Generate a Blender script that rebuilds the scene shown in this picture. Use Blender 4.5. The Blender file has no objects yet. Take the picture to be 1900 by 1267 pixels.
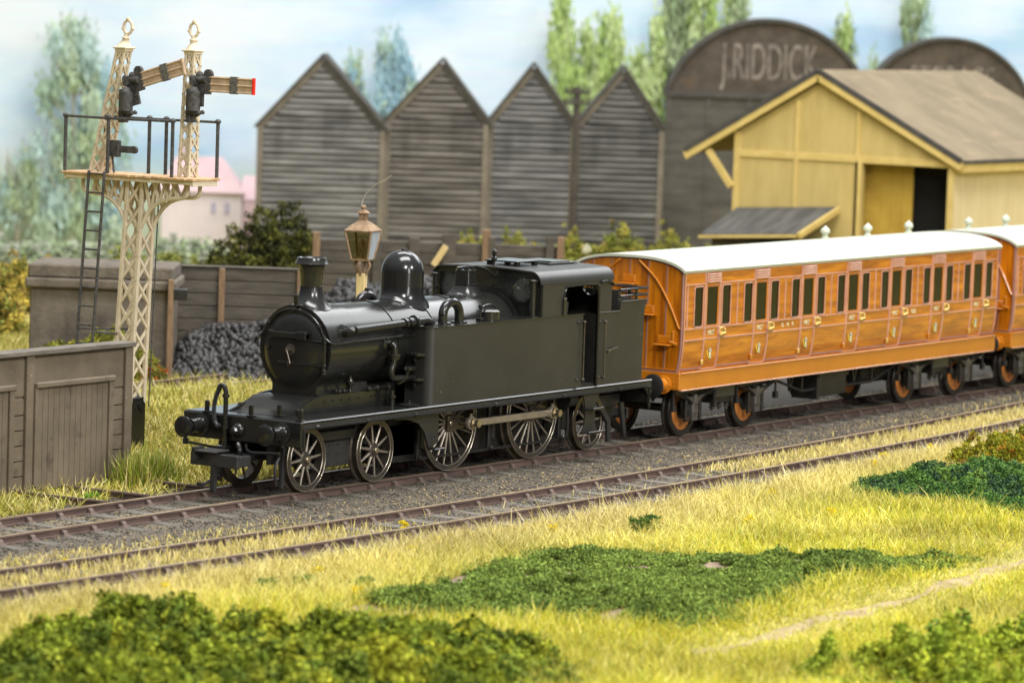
import bpy, bmesh, math, random
import numpy as np
from mathutils import Vector, Matrix

random.seed(7)
rng = np.random.default_rng(11)
SC = bpy.context.scene
COL = SC.collection
PI = math.pi

# ------------------------------------------------------------------ camera
cam_d = bpy.data.cameras.new('camera')
cam = bpy.data.objects.new('camera', cam_d)
COL.objects.link(cam)
CR = Vector((0.54693161, -0.83653108, 0.03288706))
CU = Vector((0.05524665, 0.07526266, 0.99563213))
CW = Vector((0.83535239, 0.54272579, -0.08737906))
mw = Matrix.Identity(4)
for i in range(3):
    mw[i][0] = CR[i]; mw[i][1] = CU[i]; mw[i][2] = -CW[i]
mw[0][3], mw[1][3], mw[2][3] = -51.7954605, -39.05875683, 8.40065947
cam.matrix_world = mw
cam_d.sensor_fit = 'HORIZONTAL'
cam_d.sensor_width = 36
cam_d.lens = 36 * 7102.993 / 1900
cam_d.clip_start = 0.5
cam_d.clip_end = 600
cam_d.dof.use_dof = True
cam_d.dof.focus_distance = 68.0
cam_d.dof.aperture_fstop = 0.72
SC.camera = cam

# ------------------------------------------------------------------ world and lamps
wd = bpy.data.worlds.new('World')
SC.world = wd
wd.use_nodes = True
wn = wd.node_tree.nodes; wl = wd.node_tree.links
bg = wn['Background']
bg.inputs[0].default_value = (0.93, 0.96, 1.0, 1)
bg.inputs[1].default_value = 1.0
# an indoor hall: dim walls, a lighter ceiling
_tc = wn.new('ShaderNodeTexCoord'); _sp = wn.new('ShaderNodeSeparateXYZ'); wl.new(_tc.outputs['Generated'], _sp.inputs[0])
_rp = wn.new('ShaderNodeValToRGB'); wl.new(_sp.outputs['Z'], _rp.inputs[0])
_rp.color_ramp.elements[0].position = 0.0; _rp.color_ramp.elements[0].color = (0.11, 0.105, 0.10, 1)
_rp.color_ramp.elements[1].position = 0.75; _rp.color_ramp.elements[1].color = (0.64, 0.66, 0.69, 1)
_e = _rp.color_ramp.elements.new(0.25); _e.color = (0.27, 0.275, 0.28, 1)
wl.new(_rp.outputs[0], bg.inputs[0])


def area(name, loc, target, sx, sy, power, col=(1, 1, 1)):
    d = bpy.data.lights.new(name, 'AREA')
    d.shape = 'RECTANGLE'; d.size = sx; d.size_y = sy; d.energy = power; d.color = col
    o = bpy.data.objects.new(name, d); COL.objects.link(o)
    o.location = loc
    o.rotation_euler = (Vector(target) - Vector(loc)).to_track_quat('-Z', 'Y').to_euler()
    return o


area('ceiling_lamp', (2, -14, 62), (14, 4, 0), 46, 20, 55000, (1.0, 0.985, 0.96))
area('ceiling_lamp', (42, 18, 60), (56, 34, 0), 46, 26, 42000, (1.0, 0.98, 0.95))
area('studio_lamp', (-34, -52, 40), (6, 0, 1), 12, 12, 26000, (1.0, 0.985, 0.955))
area('studio_lamp', (4, -66, 34), (8, 0, 1), 9, 9, 17000, (1.0, 0.985, 0.955))

area('ceiling_lamp', (92, 2, 52), (8, 0, 2), 60, 32, 34000, (0.97, 0.99, 1.0))

area('studio_lamp', (-17, -61, 15), (4, 0, 2), 8, 24, 9000, (1.0, 0.985, 0.96))

SC.view_settings.view_transform = 'Standard'
SC.view_settings.look = 'None'
SC.view_settings.exposure = 0
SC.view_settings.gamma = 1
SC.view_settings.use_curve_mapping = False
SC.cycles.use_denoising = True
SC.cycles.max_bounces = 6
SC.cycles.transparent_max_bounces = 12
SC.cycles.caustics_reflective = False
SC.cycles.caustics_refractive = False
SC.cycles.sample_clamp_indirect = 4


# ------------------------------------------------------------------ materials
def srgb(r, g, b):
    f = lambda c: (c / 255 / 12.92) if c / 255 <= 0.04045 else ((c / 255 + 0.055) / 1.055) ** 2.4
    return (f(r), f(g), f(b))


def mat(name, c1, c2=None, rough=0.5, metal=0.0, scale=3.0, stretch=(1, 1, 1), detail=6, bump=0.0, bscale=None,
        bstretch=None, specks=0.0, speck_col=(0.6, 0.55, 0.45), speck_scale=9.0, attr=False, contrast=(0.35, 0.65),
        coat=0.0, spec=0.5, c3=None, streak=None):
    m = bpy.data.materials.new(name)
    m.use_nodes = True
    nt = m.node_tree; N = nt.nodes; L = nt.links
    b = N['Principled BSDF']
    b.inputs['Roughness'].default_value = rough
    b.inputs['Metallic'].default_value = metal
    b.inputs['Specular IOR Level'].default_value = spec
    if coat:
        b.inputs['Coat Weight'].default_value = coat
        b.inputs['Coat Roughness'].default_value = 0.12
    tc = N.new('ShaderNodeTexCoord')
    mp = N.new('ShaderNodeMapping'); mp.inputs['Scale'].default_value = stretch
    L.new(tc.outputs['Object'], mp.inputs[0])
    out = None
    if c2 is not None:
        nz = N.new('ShaderNodeTexNoise'); nz.inputs['Scale'].default_value = scale
        nz.inputs['Detail'].default_value = detail; nz.inputs['Roughness'].default_value = 0.6
        L.new(mp.outputs[0], nz.inputs['Vector'])
        rp = N.new('ShaderNodeValToRGB')
        rp.color_ramp.elements[0].position = contrast[0]; rp.color_ramp.elements[1].position = contrast[1]
        rp.color_ramp.elements[0].color = (*c1, 1); rp.color_ramp.elements[1].color = (*c2, 1)
        if c3:
            e = rp.color_ramp.elements.new((contrast[0] + contrast[1]) / 2); e.color = (*c3, 1)
        L.new(nz.outputs['Fac'], rp.inputs[0])
        out = rp.outputs[0]
    if attr:
        at = N.new('ShaderNodeAttribute'); at.attribute_name = 'Col'
        out = at.outputs['Color']
    if streak:   # (colour, scale vector, lo, hi)
        mp2 = N.new('ShaderNodeMapping'); mp2.inputs['Scale'].default_value = streak[1]
        L.new(tc.outputs['Object'], mp2.inputs[0])
        n2 = N.new('ShaderNodeTexNoise'); n2.inputs['Scale'].default_value = 1.0; n2.inputs['Detail'].default_value = 5
        L.new(mp2.outputs[0], n2.inputs['Vector'])
        r2 = N.new('ShaderNodeMapRange'); r2.inputs[1].default_value = streak[2]; r2.inputs[2].default_value = streak[3]
        L.new(n2.outputs['Fac'], r2.inputs[0])
        mx = N.new('ShaderNodeMix'); mx.data_type = 'RGBA'
        L.new(r2.outputs[0], mx.inputs['Factor'])
        if out: L.new(out, mx.inputs['A'])
        else: mx.inputs['A'].default_value = (*c1, 1)
        mx.inputs['B'].default_value = (*streak[0], 1)
        out = mx.outputs['Result']
    if specks:
        vo = N.new('ShaderNodeTexVoronoi'); vo.inputs['Scale'].default_value = speck_scale
        L.new(tc.outputs['Object'], vo.inputs['Vector'])
        sep = N.new('ShaderNodeSeparateColor'); L.new(vo.outputs['Color'], sep.inputs[0])
        th = N.new('ShaderNodeMath'); th.operation = 'MULTIPLY'; th.inputs[1].default_value = specks
        L.new(sep.outputs[0], th.inputs[0])
        lt = N.new('ShaderNodeMath'); lt.operation = 'LESS_THAN'
        L.new(vo.outputs['Distance'], lt.inputs[0]); L.new(th.outputs[0], lt.inputs[1])
        # only a share of the cells carry a speck
        g = N.new('ShaderNodeMath'); g.operation = 'GREATER_THAN'; g.inputs[1].default_value = 0.75
        L.new(sep.outputs[1], g.inputs[0])
        mu = N.new('ShaderNodeMath'); mu.operation = 'MULTIPLY'
        L.new(lt.outputs[0], mu.inputs[0]); L.new(g.outputs[0], mu.inputs[1])
        mx = N.new('ShaderNodeMix'); mx.data_type = 'RGBA'
        L.new(mu.outputs[0], mx.inputs['Factor'])
        if out: L.new(out, mx.inputs['A'])
        else: mx.inputs['A'].default_value = (*c1, 1)
        mx.inputs['B'].default_value = (*speck_col, 1)
        out = mx.outputs['Result']
    if out: L.new(out, b.inputs['Base Color'])
    else: b.inputs['Base Color'].default_value = (*c1, 1)
    if bump:
        mp3 = N.new('ShaderNodeMapping'); mp3.inputs['Scale'].default_value = bstretch or stretch
        L.new(tc.outputs['Object'], mp3.inputs[0])
        nb = N.new('ShaderNodeTexNoise'); nb.inputs['Scale'].default_value = bscale or scale * 3
        nb.inputs['Detail'].default_value = 6
        L.new(mp3.outputs[0], nb.inputs['Vector'])
        bm_ = N.new('ShaderNodeBump'); bm_.inputs['Strength'].default_value = min(1, bump)
        bm_.inputs['Distance'].default_value = 0.05 * max(1, bump)
        L.new(nb.outputs['Fac'], bm_.inputs['Height'])
        L.new(bm_.outputs[0], b.inputs['Normal'])
    return m


def glass(name, tint=(0.9, 0.95, 0.9), amount=0.8, painted_reflection=0.0):
    m = bpy.data.materials.new(name); m.use_nodes = True
    nt = m.node_tree; N = nt.nodes; L = nt.links
    N.remove(N['Principled BSDF'])
    tr = N.new('ShaderNodeBsdfTransparent'); tr.inputs[0].default_value = (*[t * amount for t in tint], 1)
    gl = N.new('ShaderNodeBsdfGlossy'); gl.inputs['Roughness'].default_value = 0.06
    fr = N.new('ShaderNodeFresnel'); fr.inputs[0].default_value = 1.5
    mx = N.new('ShaderNodeMixShader')
    df = N.new('ShaderNodeBsdfDiffuse'); df.inputs[0].default_value = (0.75, 0.75, 0.72, 1)
    m0 = N.new('ShaderNodeMixShader'); m0.inputs[0].default_value = painted_reflection
    L.new(tr.outputs[0], m0.inputs[1]); L.new(df.outputs[0], m0.inputs[2])
    L.new(fr.outputs[0], mx.inputs[0]); L.new(m0.outputs[0], mx.inputs[1]); L.new(gl.outputs[0], mx.inputs[2])
    L.new(mx.outputs[0], N['Material Output'].inputs[0])
    return m


BLK = mat('satin_black', (0.010, 0.010, 0.0095), (0.016, 0.016, 0.014), rough=0.21, scale=2, bump=0.008, bscale=60,
          specks=0.05, speck_scale=6, speck_col=(0.35, 0.32, 0.27))
BLKM = mat('tank_black', (0.020, 0.0197, 0.018), (0.028, 0.0275, 0.0255), rough=0.40, scale=1.2, bump=0.012, bscale=70,
           specks=0.055, speck_scale=5, speck_col=(0.4, 0.36, 0.3))
BLKG = mat('gloss_black', (0.008, 0.008, 0.008), (0.012, 0.012, 0.012), rough=0.17, scale=2, bump=0.01, bscale=70,
           specks=0.04, speck_scale=7, speck_col=(0.3, 0.28, 0.25))
PLA = mat('black_plastic', (0.02, 0.02, 0.022), (0.03, 0.03, 0.03), rough=0.42, scale=4)
UND = mat('underframe_black', (0.008, 0.0075, 0.007), (0.016, 0.0145, 0.0125), rough=0.5, scale=4)
STEEL = mat('dull_steel', (0.27, 0.235, 0.185), (0.36, 0.31, 0.25), rough=0.36, metal=0.55, scale=5)
RIM = mat('blackened_rim', (0.085, 0.073, 0.060), (0.14, 0.12, 0.096), rough=0.30, metal=0.7, scale=6)
BRIGHT = mat('axle_end', (0.55, 0.47, 0.34), (0.4, 0.34, 0.25), rough=0.3, metal=0.9, scale=20)
RUST = mat('rail_side', (0.070, 0.044, 0.036), (0.125, 0.080, 0.064), rough=0.7, scale=2.2, stretch=(0.7, 3, 3), bump=0.3, bscale=14)
RAILTOP = mat('rail_top', (0.42, 0.33, 0.19), (0.24, 0.17, 0.10), rough=0.4, metal=0.3, scale=3, stretch=(0.6, 4, 4))
CHAIR = mat('rail_chair', (0.10, 0.068, 0.056), (0.165, 0.122, 0.10), rough=0.8, scale=9)
SILVER = mat('bright_edge', (0.36, 0.325, 0.27), (0.28, 0.25, 0.20), rough=0.28, metal=0.75, scale=8)
SLEEP = mat('weathered_sleeper', (0.085, 0.075, 0.062), (0.17, 0.15, 0.122), rough=0.9, scale=4, stretch=(6, 1, 3), bump=0.5, bscale=10)
GLASS = glass('window_glass', painted_reflection=0.06)  # white diffuse share paints a pale reflection into the cab panes
GLASSD = glass('coach_glass', (0.8, 0.82, 0.74), 0.30)


# ------------------------------------------------------------------ mesh builder
class MB:
    def __init__(s):
        s.v = []; s.f = []; s.mi = []; s.cur = 0

    def add(s, vs, fs):
        o = len(s.v)
        s.v.extend([tuple(p) for p in vs])
        for f in fs:
            s.f.append(tuple(i + o for i in f)); s.mi.append(s.cur)
        return s

    def frombm(s, bm):
        bm.verts.index_update()
        s.add([v.co.copy() for v in bm.verts], [[v.index for v in f.verts] for f in bm.faces])
        bm.free(); return s

    def box(s, x0, x1, y0, y1, z0, z1, bev=0.0, M=None, seg=1):
        bm = bmesh.new()
        bmesh.ops.create_cube(bm, size=1)
        for v in bm.verts:
            v.co = Vector(((x0 + x1) / 2 + v.co.x * (x1 - x0), (y0 + y1) / 2 + v.co.y * (y1 - y0), (z0 + z1) / 2 + v.co.z * (z1 - z0)))
        if bev > 0:
            bmesh.ops.bevel(bm, geom=bm.edges[:], offset=bev, segments=seg, profile=0.5, affect='EDGES')
        if M is not None:
            bm.transform(M)
        return s.frombm(bm)

    def bar(s, p, q, w, h, up=(0, 0, 1), bev=0.0):
        p = Vector(p); q = Vector(q); d = q - p; l = d.length
        x = d.normalized(); up = Vector(up)
        y = up.cross(x)
        if y.length < 1e-4: y = Vector((0, 1, 0)).cross(x)
        y.normalize(); z = x.cross(y)
        M = Matrix.Identity(4)
        for i in range(3):
            M[i][0] = x[i]; M[i][1] = y[i]; M[i][2] = z[i]; M[i][3] = p[i]
        return s.box(0, l, -w / 2, w / 2, -h / 2, h / 2, bev, M)

    def rings(s, rings, capa=True, capb=True, closed=False):
        n = len(rings[0]); vs = [p for r in rings for p in r]; fs = []
        m = len(rings)
        for i in range(m if closed else m - 1):
            j = (i + 1) % m
            for k in range(n):
                l = (k + 1) % n
                fs.append((i * n + k, i * n + l, j * n + l, j * n + k))
        if not closed:
            if capa: fs.append(tuple(range(n - 1, -1, -1)))
            if capb: fs.append(tuple((m - 1) * n + k for k in range(n)))
        return s.add(vs, fs)

    @staticmethod
    def frame(ax):
        a = Vector(ax).normalized()
        t = Vector((0, 0, 1)) if abs(a.z) < 0.9 else Vector((1, 0, 0))
        u = t.cross(a).normalized(); v = a.cross(u)
        return a, u, v

    def lathe(s, prof, o=(0, 0, 0), ax=(0, 0, 1), n=24, cap=True, closed=False):
        a, u, v = MB.frame(ax); o = Vector(o)
        R = []
        for r, t in prof:
            R.append([o + a * t + (u * math.cos(2 * PI * k / n) + v * math.sin(2 * PI * k / n)) * r for k in range(n)])
        return s.rings(R, cap, cap, closed)

    def cyl(s, p, q, r0, r1=None, n=12, cap=True):
        p = Vector(p); q = Vector(q)
        return s.lathe([(r0, 0), (r0 if r1 is None else r1, (q - p).length)], p, q - p, n, cap)

    def tube(s, pts, r, n=8, smooth=0, closed=False):
        P = [Vector(p) for p in pts]
        if smooth:
            Q = []
            m = len(P)
            for i in range(m if closed else m - 1):
                p0 = P[(i - 1) % m] if (closed or i > 0) else P[0]
                p1 = P[i]; p2 = P[(i + 1) % m]
                p3 = P[(i + 2) % m] if (closed or i + 2 < m) else P[-1]
                for k in range(smooth):
                    t = k / smooth
                    Q.append(0.5 * ((2 * p1) + (p2 - p0) * t + (2 * p0 - 5 * p1 + 4 * p2 - p3) * t * t + (3 * p1 - p0 - 3 * p2 + p3) * t ** 3))
            if not closed: Q.append(P[-1])
            P = Q
        R = []; prev = None; m = len(P)
        for i, p in enumerate(P):
            if closed: d = (P[(i + 1) % m] - P[i - 1])
            else: d = (P[min(i + 1, m - 1)] - P[max(i - 1, 0)])
            d.normalize()
            if prev is None:
                a, u, v = MB.frame(d)
            else:
                u = (prev - d * prev.dot(d)).normalized(); v = d.cross(u)
            prev = u
            rr = r[i] if isinstance(r, (list, tuple)) else r
            R.append([p + (u * math.cos(2 * PI * k / n) + v * math.sin(2 * PI * k / n)) * rr for k in range(n)])
        return s.rings(R, True, True, closed)

    def prism(s, poly, ax, a, b):
        """poly in the two other axes (in order), extruded from a to b along ax"""
        def P(p, t):
            return {'x': (t, p[0], p[1]), 'y': (p[0], t, p[1]), 'z': (p[0], p[1], t)}[ax]
        n = len(poly)
        vs = [P(p, a) for p in poly] + [P(p, b) for p in poly]
        fs = [tuple(range(n - 1, -1, -1)), tuple(range(n, 2 * n))] + [(i, (i + 1) % n, n + (i + 1) % n, n + i) for i in range(n)]
        return s.add(vs, fs)

    def plate(s, outer, holes, ax, a, b):
        """flat plate with holes"""
        bm = bmesh.new()
        def P(p, t):
            return {'x': (t, p[0], p[1]), 'y': (p[0], t, p[1]), 'z': (p[0], p[1], t)}[ax]
        es = []
        for lp in [outer] + holes:
            vv = [bm.verts.new(P(p, a)) for p in lp]
            for i in range(len(vv)):
                es.append(bm.edges.new((vv[i], vv[(i + 1) % len(vv)])))
        bmesh.ops.triangle_fill(bm, use_beauty=True, use_dissolve=False, edges=es)
        base = bm.faces[:]
        r = bmesh.ops.extrude_face_region(bm, geom=base)
        dv = Vector(P((0, 0), b)) - Vector(P((0, 0), a))
        bmesh.ops.translate(bm, verts=[g for g in r['geom'] if isinstance(g, bmesh.types.BMVert)], vec=dv)
        bmesh.ops.recalc_face_normals(bm, faces=bm.faces[:])
        return s.frombm(bm)

    def sphere(s, c, r, n=10, sq=(1, 1, 1)):
        m = max(4, n // 2 + 1); c = Vector(c); R = []
        for i in range(m + 1):
            t = PI * i / m
            rr = max(math.sin(t), 1e-3) * r
            R.append([(c.x + rr * math.cos(2 * PI * k / n) * sq[0], c.y + rr * math.sin(2 * PI * k / n) * sq[1], c.z - math.cos(t) * r * sq[2]) for k in range(n)])
        return s.rings(R)

    def build(s, name, m, parent=None, angle=35, loc=None):
        me = bpy.data.meshes.new(name)
        me.from_pydata(s.v, [], s.f)
        for x in (m if isinstance(m, (list, tuple)) else [m]): me.materials.append(x)
        if any(s.mi): me.polygons.foreach_set('material_index', s.mi)
        bm = bmesh.new(); bm.from_mesh(me)
        bmesh.ops.recalc_face_normals(bm, faces=bm.faces[:])
        bm.to_mesh(me); bm.free()
        me.polygons.foreach_set('use_smooth', [True] * len(me.polygons))
        me.set_sharp_from_angle(angle=math.radians(angle))
        me.update()
        o = bpy.data.objects.new(name, me); COL.objects.link(o)
        if parent: o.parent = parent
        if loc: o.location = loc
        return o


def tag(o, label, cat, group=None, kind=None):
    o['label'] = label; o['category'] = cat
    if group: o['group'] = group
    if kind: o['kind'] = kind
    return o


def empty(name, loc=(0, 0, 0), rz=0.0, label=None, cat=None, group=None):
    o = bpy.data.objects.new(name, None); COL.objects.link(o)
    o.location = loc; o.rotation_euler = (0, 0, rz); o.empty_display_size = 0.3
    if label: tag(o, label, cat, group)
    return o


def copy_tree(o, parent=None):
    c = o.copy(); COL.objects.link(c); c.parent = parent
    for ch in list(o.children): copy_tree(ch, c)
    return c


def structure(o):
    o['kind'] = 'structure'; return o


def npmesh(name, V, F, m, C=None, smooth=False):
    """fast mesh from numpy: V (n,3), F (m,k)"""
    me = bpy.data.meshes.new(name)
    k = F.shape[1]
    me.vertices.add(len(V)); me.vertices.foreach_set('co', V.astype(np.float32).ravel())
    me.loops.add(F.size); me.loops.foreach_set('vertex_index', F.astype(np.int32).ravel())
    me.polygons.add(len(F)); me.polygons.foreach_set('loop_start', np.arange(0, F.size, k, dtype=np.int32))
    me.update(calc_edges=True)
    if C is not None:
        at = me.color_attributes.new('Col', 'FLOAT_COLOR', 'POINT')
        at.data.foreach_set('color', np.concatenate([C, np.ones((len(C), 1))], 1).astype(np.float32).ravel())
    if smooth: me.polygons.foreach_set('use_smooth', [True] * len(me.polygons))
    me.materials.append(m)
    me.validate()
    o = bpy.data.objects.new(name, me); COL.objects.link(o)
    return o


def text_mesh(txt, size, depth, shear=0.0):
    cu = bpy.data.curves.new('lettering', 'FONT'); cu.body = txt; cu.size = size; cu.extrude = depth
    cu.align_x = 'CENTER'; cu.align_y = 'CENTER'; cu.shear = shear
    o = bpy.data.objects.new('lettering', cu); COL.objects.link(o)
    dg = bpy.context.evaluated_depsgraph_get()
    me = bpy.data.meshes.new_from_object(o.evaluated_get(dg))
    bpy.data.objects.remove(o); bpy.data.curves.remove(cu)
    return me


def text(name, txt, size, depth, m, parent, M, sx=1.0, shear=0.0):
    me = text_mesh(txt, size, depth, shear)
    me.transform(Matrix.Diagonal((sx, 1, 1, 1)))
    me.transform(M)
    me.materials.clear(); me.materials.append(m)
    o = bpy.data.objects.new(name, me); COL.objects.link(o); o.parent = parent
    return o


# text standing upright, read from -y (text x -> +x, text y -> +z)
def up_mat(loc):
    return Matrix.Translation(loc) @ Matrix.Rotation(PI / 2, 4, 'X')


E1 = np.array([0.54464, -0.83867]); E2 = np.array([0.83867, 0.54464])
BR = math.atan2(-0.83867, 0.54464)


def W(a, b, z=0.0):
    """a point on the baseboard in the directions of the backdrop (a along it, b towards it)"""
    return (a * E1[0] + b * E2[0], a * E1[1] + b * E2[1], z)


def yc2(x):
    return -3.93 + 0.0019 * (np.asarray(x) - 4.5) ** 2


GZ = -0.19
# ------------------------------------------------------------------ setting: ground, ballast, path, sky board
def smooth(x, a, b):
    t = np.clip((x - a) / (b - a), 0, 1); return t * t * (3 - 2 * t)


def vnoise(x, y, s, seed=0):
    """cheap smooth value noise"""
    r = np.random.default_rng(seed); T = r.random((64, 64))
    x = x / s; y = y / s
    xi = np.floor(x).astype(int); yi = np.floor(y).astype(int)
    fx = x - xi; fy = y - yi
    fx = fx * fx * (3 - 2 * fx); fy = fy * fy * (3 - 2 * fy)
    g = lambda i, j: T[i % 64, j % 64]
    return (g(xi, yi) * (1 - fx) + g(xi + 1, yi) * fx) * (1 - fy) + (g(xi, yi + 1) * (1 - fx) + g(xi + 1, yi + 1) * fx) * fy


def gz(x, y):
    x = np.asarray(x, float); y = np.asarray(y, float)
    b = x * E2[0] + y * E2[1]
    near = np.minimum(np.abs(y), np.abs(y - yc2(np.clip(x, -25, 32))))
    amp = smooth(near, 2.0, 4.5)
    z = GZ - 1.1 * smooth(b, 46, 60)
    z = z + amp * (0.16 * (vnoise(x, y, 3.1, 1) - 0.4) + 0.10 * (vnoise(x, y, 1.1, 2) - 0.5))
    # low grassy swell north of the line beside the locomotive's front
    z = z + 0.55 * np.exp(-(((x - 9.0) / 5.0) ** 2 + ((y - 7.6) / 2.4) ** 2))
    return z


nx, ny = 330, 330
A, B = np.meshgrid(np.linspace(-32, 66, nx), np.linspace(-58, 80, ny), indexing='xy')
GX = A * E1[0] + B * E2[0]; GY = A * E1[1] + B * E2[1]
V = np.stack([GX, GY, gz(GX, GY)], -1).reshape(-1, 3)
idx = np.arange(nx * ny).reshape(ny, nx)
F = np.stack([idx[:-1, :-1], idx[:-1, 1:], idx[1:, 1:], idx[1:, :-1]], -1).reshape(-1, 4)
SOIL = mat('straw_earth', (0.30, 0.23, 0.06), (0.42, 0.34, 0.09), c3=(0.30, 0.27, 0.06), rough=0.95, scale=0.9, bump=0.6, bscale=9)
g = npmesh('ground', V, F, SOIL, smooth=True); structure(g)

ASH = mat('ash_ballast', (0.045, 0.038, 0.030), (0.165, 0.135, 0.096), c3=(0.10, 0.083, 0.06), rough=0.95, scale=16, detail=9, bump=1.0, bscale=30,
          streak=((0.40, 0.31, 0.15), (0.18, 1.0, 1.0), 0.56, 0.80))
xs = np.linspace(-24, 42, 265)
ys_f = np.linspace(0, 1, 40)
north = 1.75 + 0.35 * (vnoise(xs, xs * 0, 1.7, 5) - 0.5)
south = yc2(np.clip(xs, -25, 33)) - 1.25 + 0.3 * (vnoise(xs, xs * 0 + 9, 1.3, 6) - 0.5)
V = []
for i, x in enumerate(xs):
    yy = south[i] + (north[i] - south[i]) * ys_f
    zz = -0.146 + 0.024 * (vnoise(np.full(40, x), yy, 0.28, 8) - 0.5) - 0.07 * (smooth(np.abs(ys_f - 0.5), 0.47, 0.5))
    V.append(np.stack([np.full(40, x), yy, zz], -1))
V = np.concatenate(V)
idx = np.arange(len(V)).reshape(len(xs), 40)
F = np.stack([idx[:-1, :-1], idx[1:, :-1], idx[1:, 1:], idx[:-1, 1:]], -1).reshape(-1, 4)
structure(npmesh('ballast', V, F, ASH, smooth=True))

# darker ground of the yard behind the train
YARD = mat('dark_yard_ground', (0.014, 0.012, 0.009), (0.036, 0.030, 0.022), rough=0.95, scale=8, detail=9, bump=1.0, bscale=24)
xs2 = np.linspace(7.5, 46, 100); V = []
for x in xs2:
    yy = np.linspace(1.45, 1.9 + 7.4 * float(smooth(x, 8.0, 13.0)) + 0.4 * math.sin(x * 1.7), 24)
    zz = gz(np.full(24, x), yy) * 0 - 0.172 + 0.02 * (vnoise(np.full(24, x), yy, 0.5, 12) - 0.5)
    zz = np.maximum(zz, gz(np.full(24, x), yy) + 0.012)
    V.append(np.stack([np.full(24, x), yy, zz], -1))
V = np.concatenate(V); idx = np.arange(len(V)).reshape(100, 24)
F = np.stack([idx[:-1, :-1], idx[1:, :-1], idx[1:, 1:], idx[:-1, 1:]], -1).reshape(-1, 4)
structure(npmesh('coal_yard', V, F, YARD, smooth=True))

# loose ash grains lying on the ballast
n = 26000
px = rng.uniform(-9, 32, n); t = rng.uniform(0.02, 0.98, n)
so = np.interp(px, xs, south); no = np.interp(px, xs, north)
py = so + (no - so) * t
r = rng.uniform(0.012, 0.032, n)
base = np.array([[1, 0, 0], [-1, 0, 0], [0, 1, 0], [0, -1, 0], [0, 0, 1], [0, 0, -1]], float)
bf = np.array([[0, 2, 4], [2, 1, 4], [1, 3, 4], [3, 0, 4], [2, 0, 5], [1, 2, 5], [3, 1, 5], [0, 3, 5]])
an = rng.uniform(0, 6.28, n)
jit = rng.uniform(0.6, 1.3, (n, 6, 3))
P = base[None] * jit * r[:, None, None]
ca, sa = np.cos(an)[:, None], np.sin(an)[:, None]
P = np.stack([P[..., 0] * ca - P[..., 1] * sa, P[..., 0] * sa + P[..., 1] * ca, P[..., 2] * 0.8], -1)
P = P + np.stack([px, py, np.full(n, -0.138)], -1)[:, None]
yfr = np.abs((py - yc2(px)) - 2.0)
dark = np.array([[0.075, 0.065, 0.05]]) * rng.uniform(0.7, 1.4, (n, 1))
tan = np.array([[0.27, 0.21, 0.115]]) * rng.uniform(0.5, 1.3, (n, 1))
pt = np.clip(np.exp(-((py - yc2(px) - 1.9) / 0.45) ** 2) * 0.5 + 0.05, 0, 1)
c = np.where((rng.random(n) < pt)[:, None], tan, dark)
GRAIN = mat('ash_grain', (0.1, 0.1, 0.1), rough=0.95, attr=True)
o = npmesh('ballast_grains', P.reshape(-1, 3), (bf[None] + 6 * np.arange(n)[:, None, None]).reshape(-1, 3), GRAIN, np.repeat(c, 6, 0))
tag(o, 'fine grey and tan ash grains lying between the two tracks', 'ballast', kind='stuff')

# dirt path in the meadow
PATH = mat('dry_path', (0.26, 0.19, 0.10), (0.38, 0.30, 0.15), rough=0.95, scale=3, bump=0.5, bscale=16)
pc = [(-9.5, -13.6), (-6.3, -13.6), (-3.9, -13.55), (-1.5, -13.4), (1.2, -13.15), (3.8, -12.9), (7, -12.7), (11, -12.9)]
pcx = np.array([p[0] for p in pc]); pcy = np.array([p[1] for p in pc])
V = []
tt = np.linspace(-8.0, 11, 70)
for x in tt:
    y = np.interp(x, pcx, pcy); w = 0.24 + 0.10 * math.sin(x * 1.3) + 0.1 * math.sin(x * 3.1)
    for k in np.linspace(-1, 1, 5):
        V.append((x, y + k * w, float(gz(x, y + k * w)) + 0.03 - 0.05 * k * k))
V = np.array(V); idx = np.arange(len(V)).reshape(70, 5)
F = np.stack([idx[:-1, :-1], idx[1:, :-1], idx[1:, 1:], idx[:-1, 1:]], -1).reshape(-1, 4)
structure(npmesh('dirt_path', V, F, PATH, smooth=True))

# painted sky on the backdrop board
SKY = bpy.data.materials.new('painted_sky'); SKY.use_nodes = True
N = SKY.node_tree.nodes; L = SKY.node_tree.links
tc = N.new('ShaderNodeTexCoord')
mp = N.new('ShaderNodeMapping'); mp.inputs['Scale'].default_value = (0.055, 1, 0.13); mp.inputs['Location'].default_value = (3.4, 0, 0.65)
L.new(tc.outputs['Object'], mp.inputs[0])
nz = N.new('ShaderNodeTexNoise'); nz.inputs['Scale'].default_value = 2.2; nz.inputs['Detail'].default_value = 5; nz.inputs['Roughness'].default_value = 0.5
L.new(mp.outputs[0], nz.inputs['Vector'])
rp = N.new('ShaderNodeValToRGB')
rp.color_ramp.elements[0].position = 0.36; rp.color_ramp.elements[0].color = (0.38, 0.54, 0.71, 1)
rp.color_ramp.elements[1].position = 0.62; rp.color_ramp.elements[1].color = (0.67, 0.73, 0.78, 1)
e = rp.color_ramp.elements.new(0.47); e.color = (0.54, 0.66, 0.77, 1)
L.new(nz.outputs['Fac'], rp.inputs[0])
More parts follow.
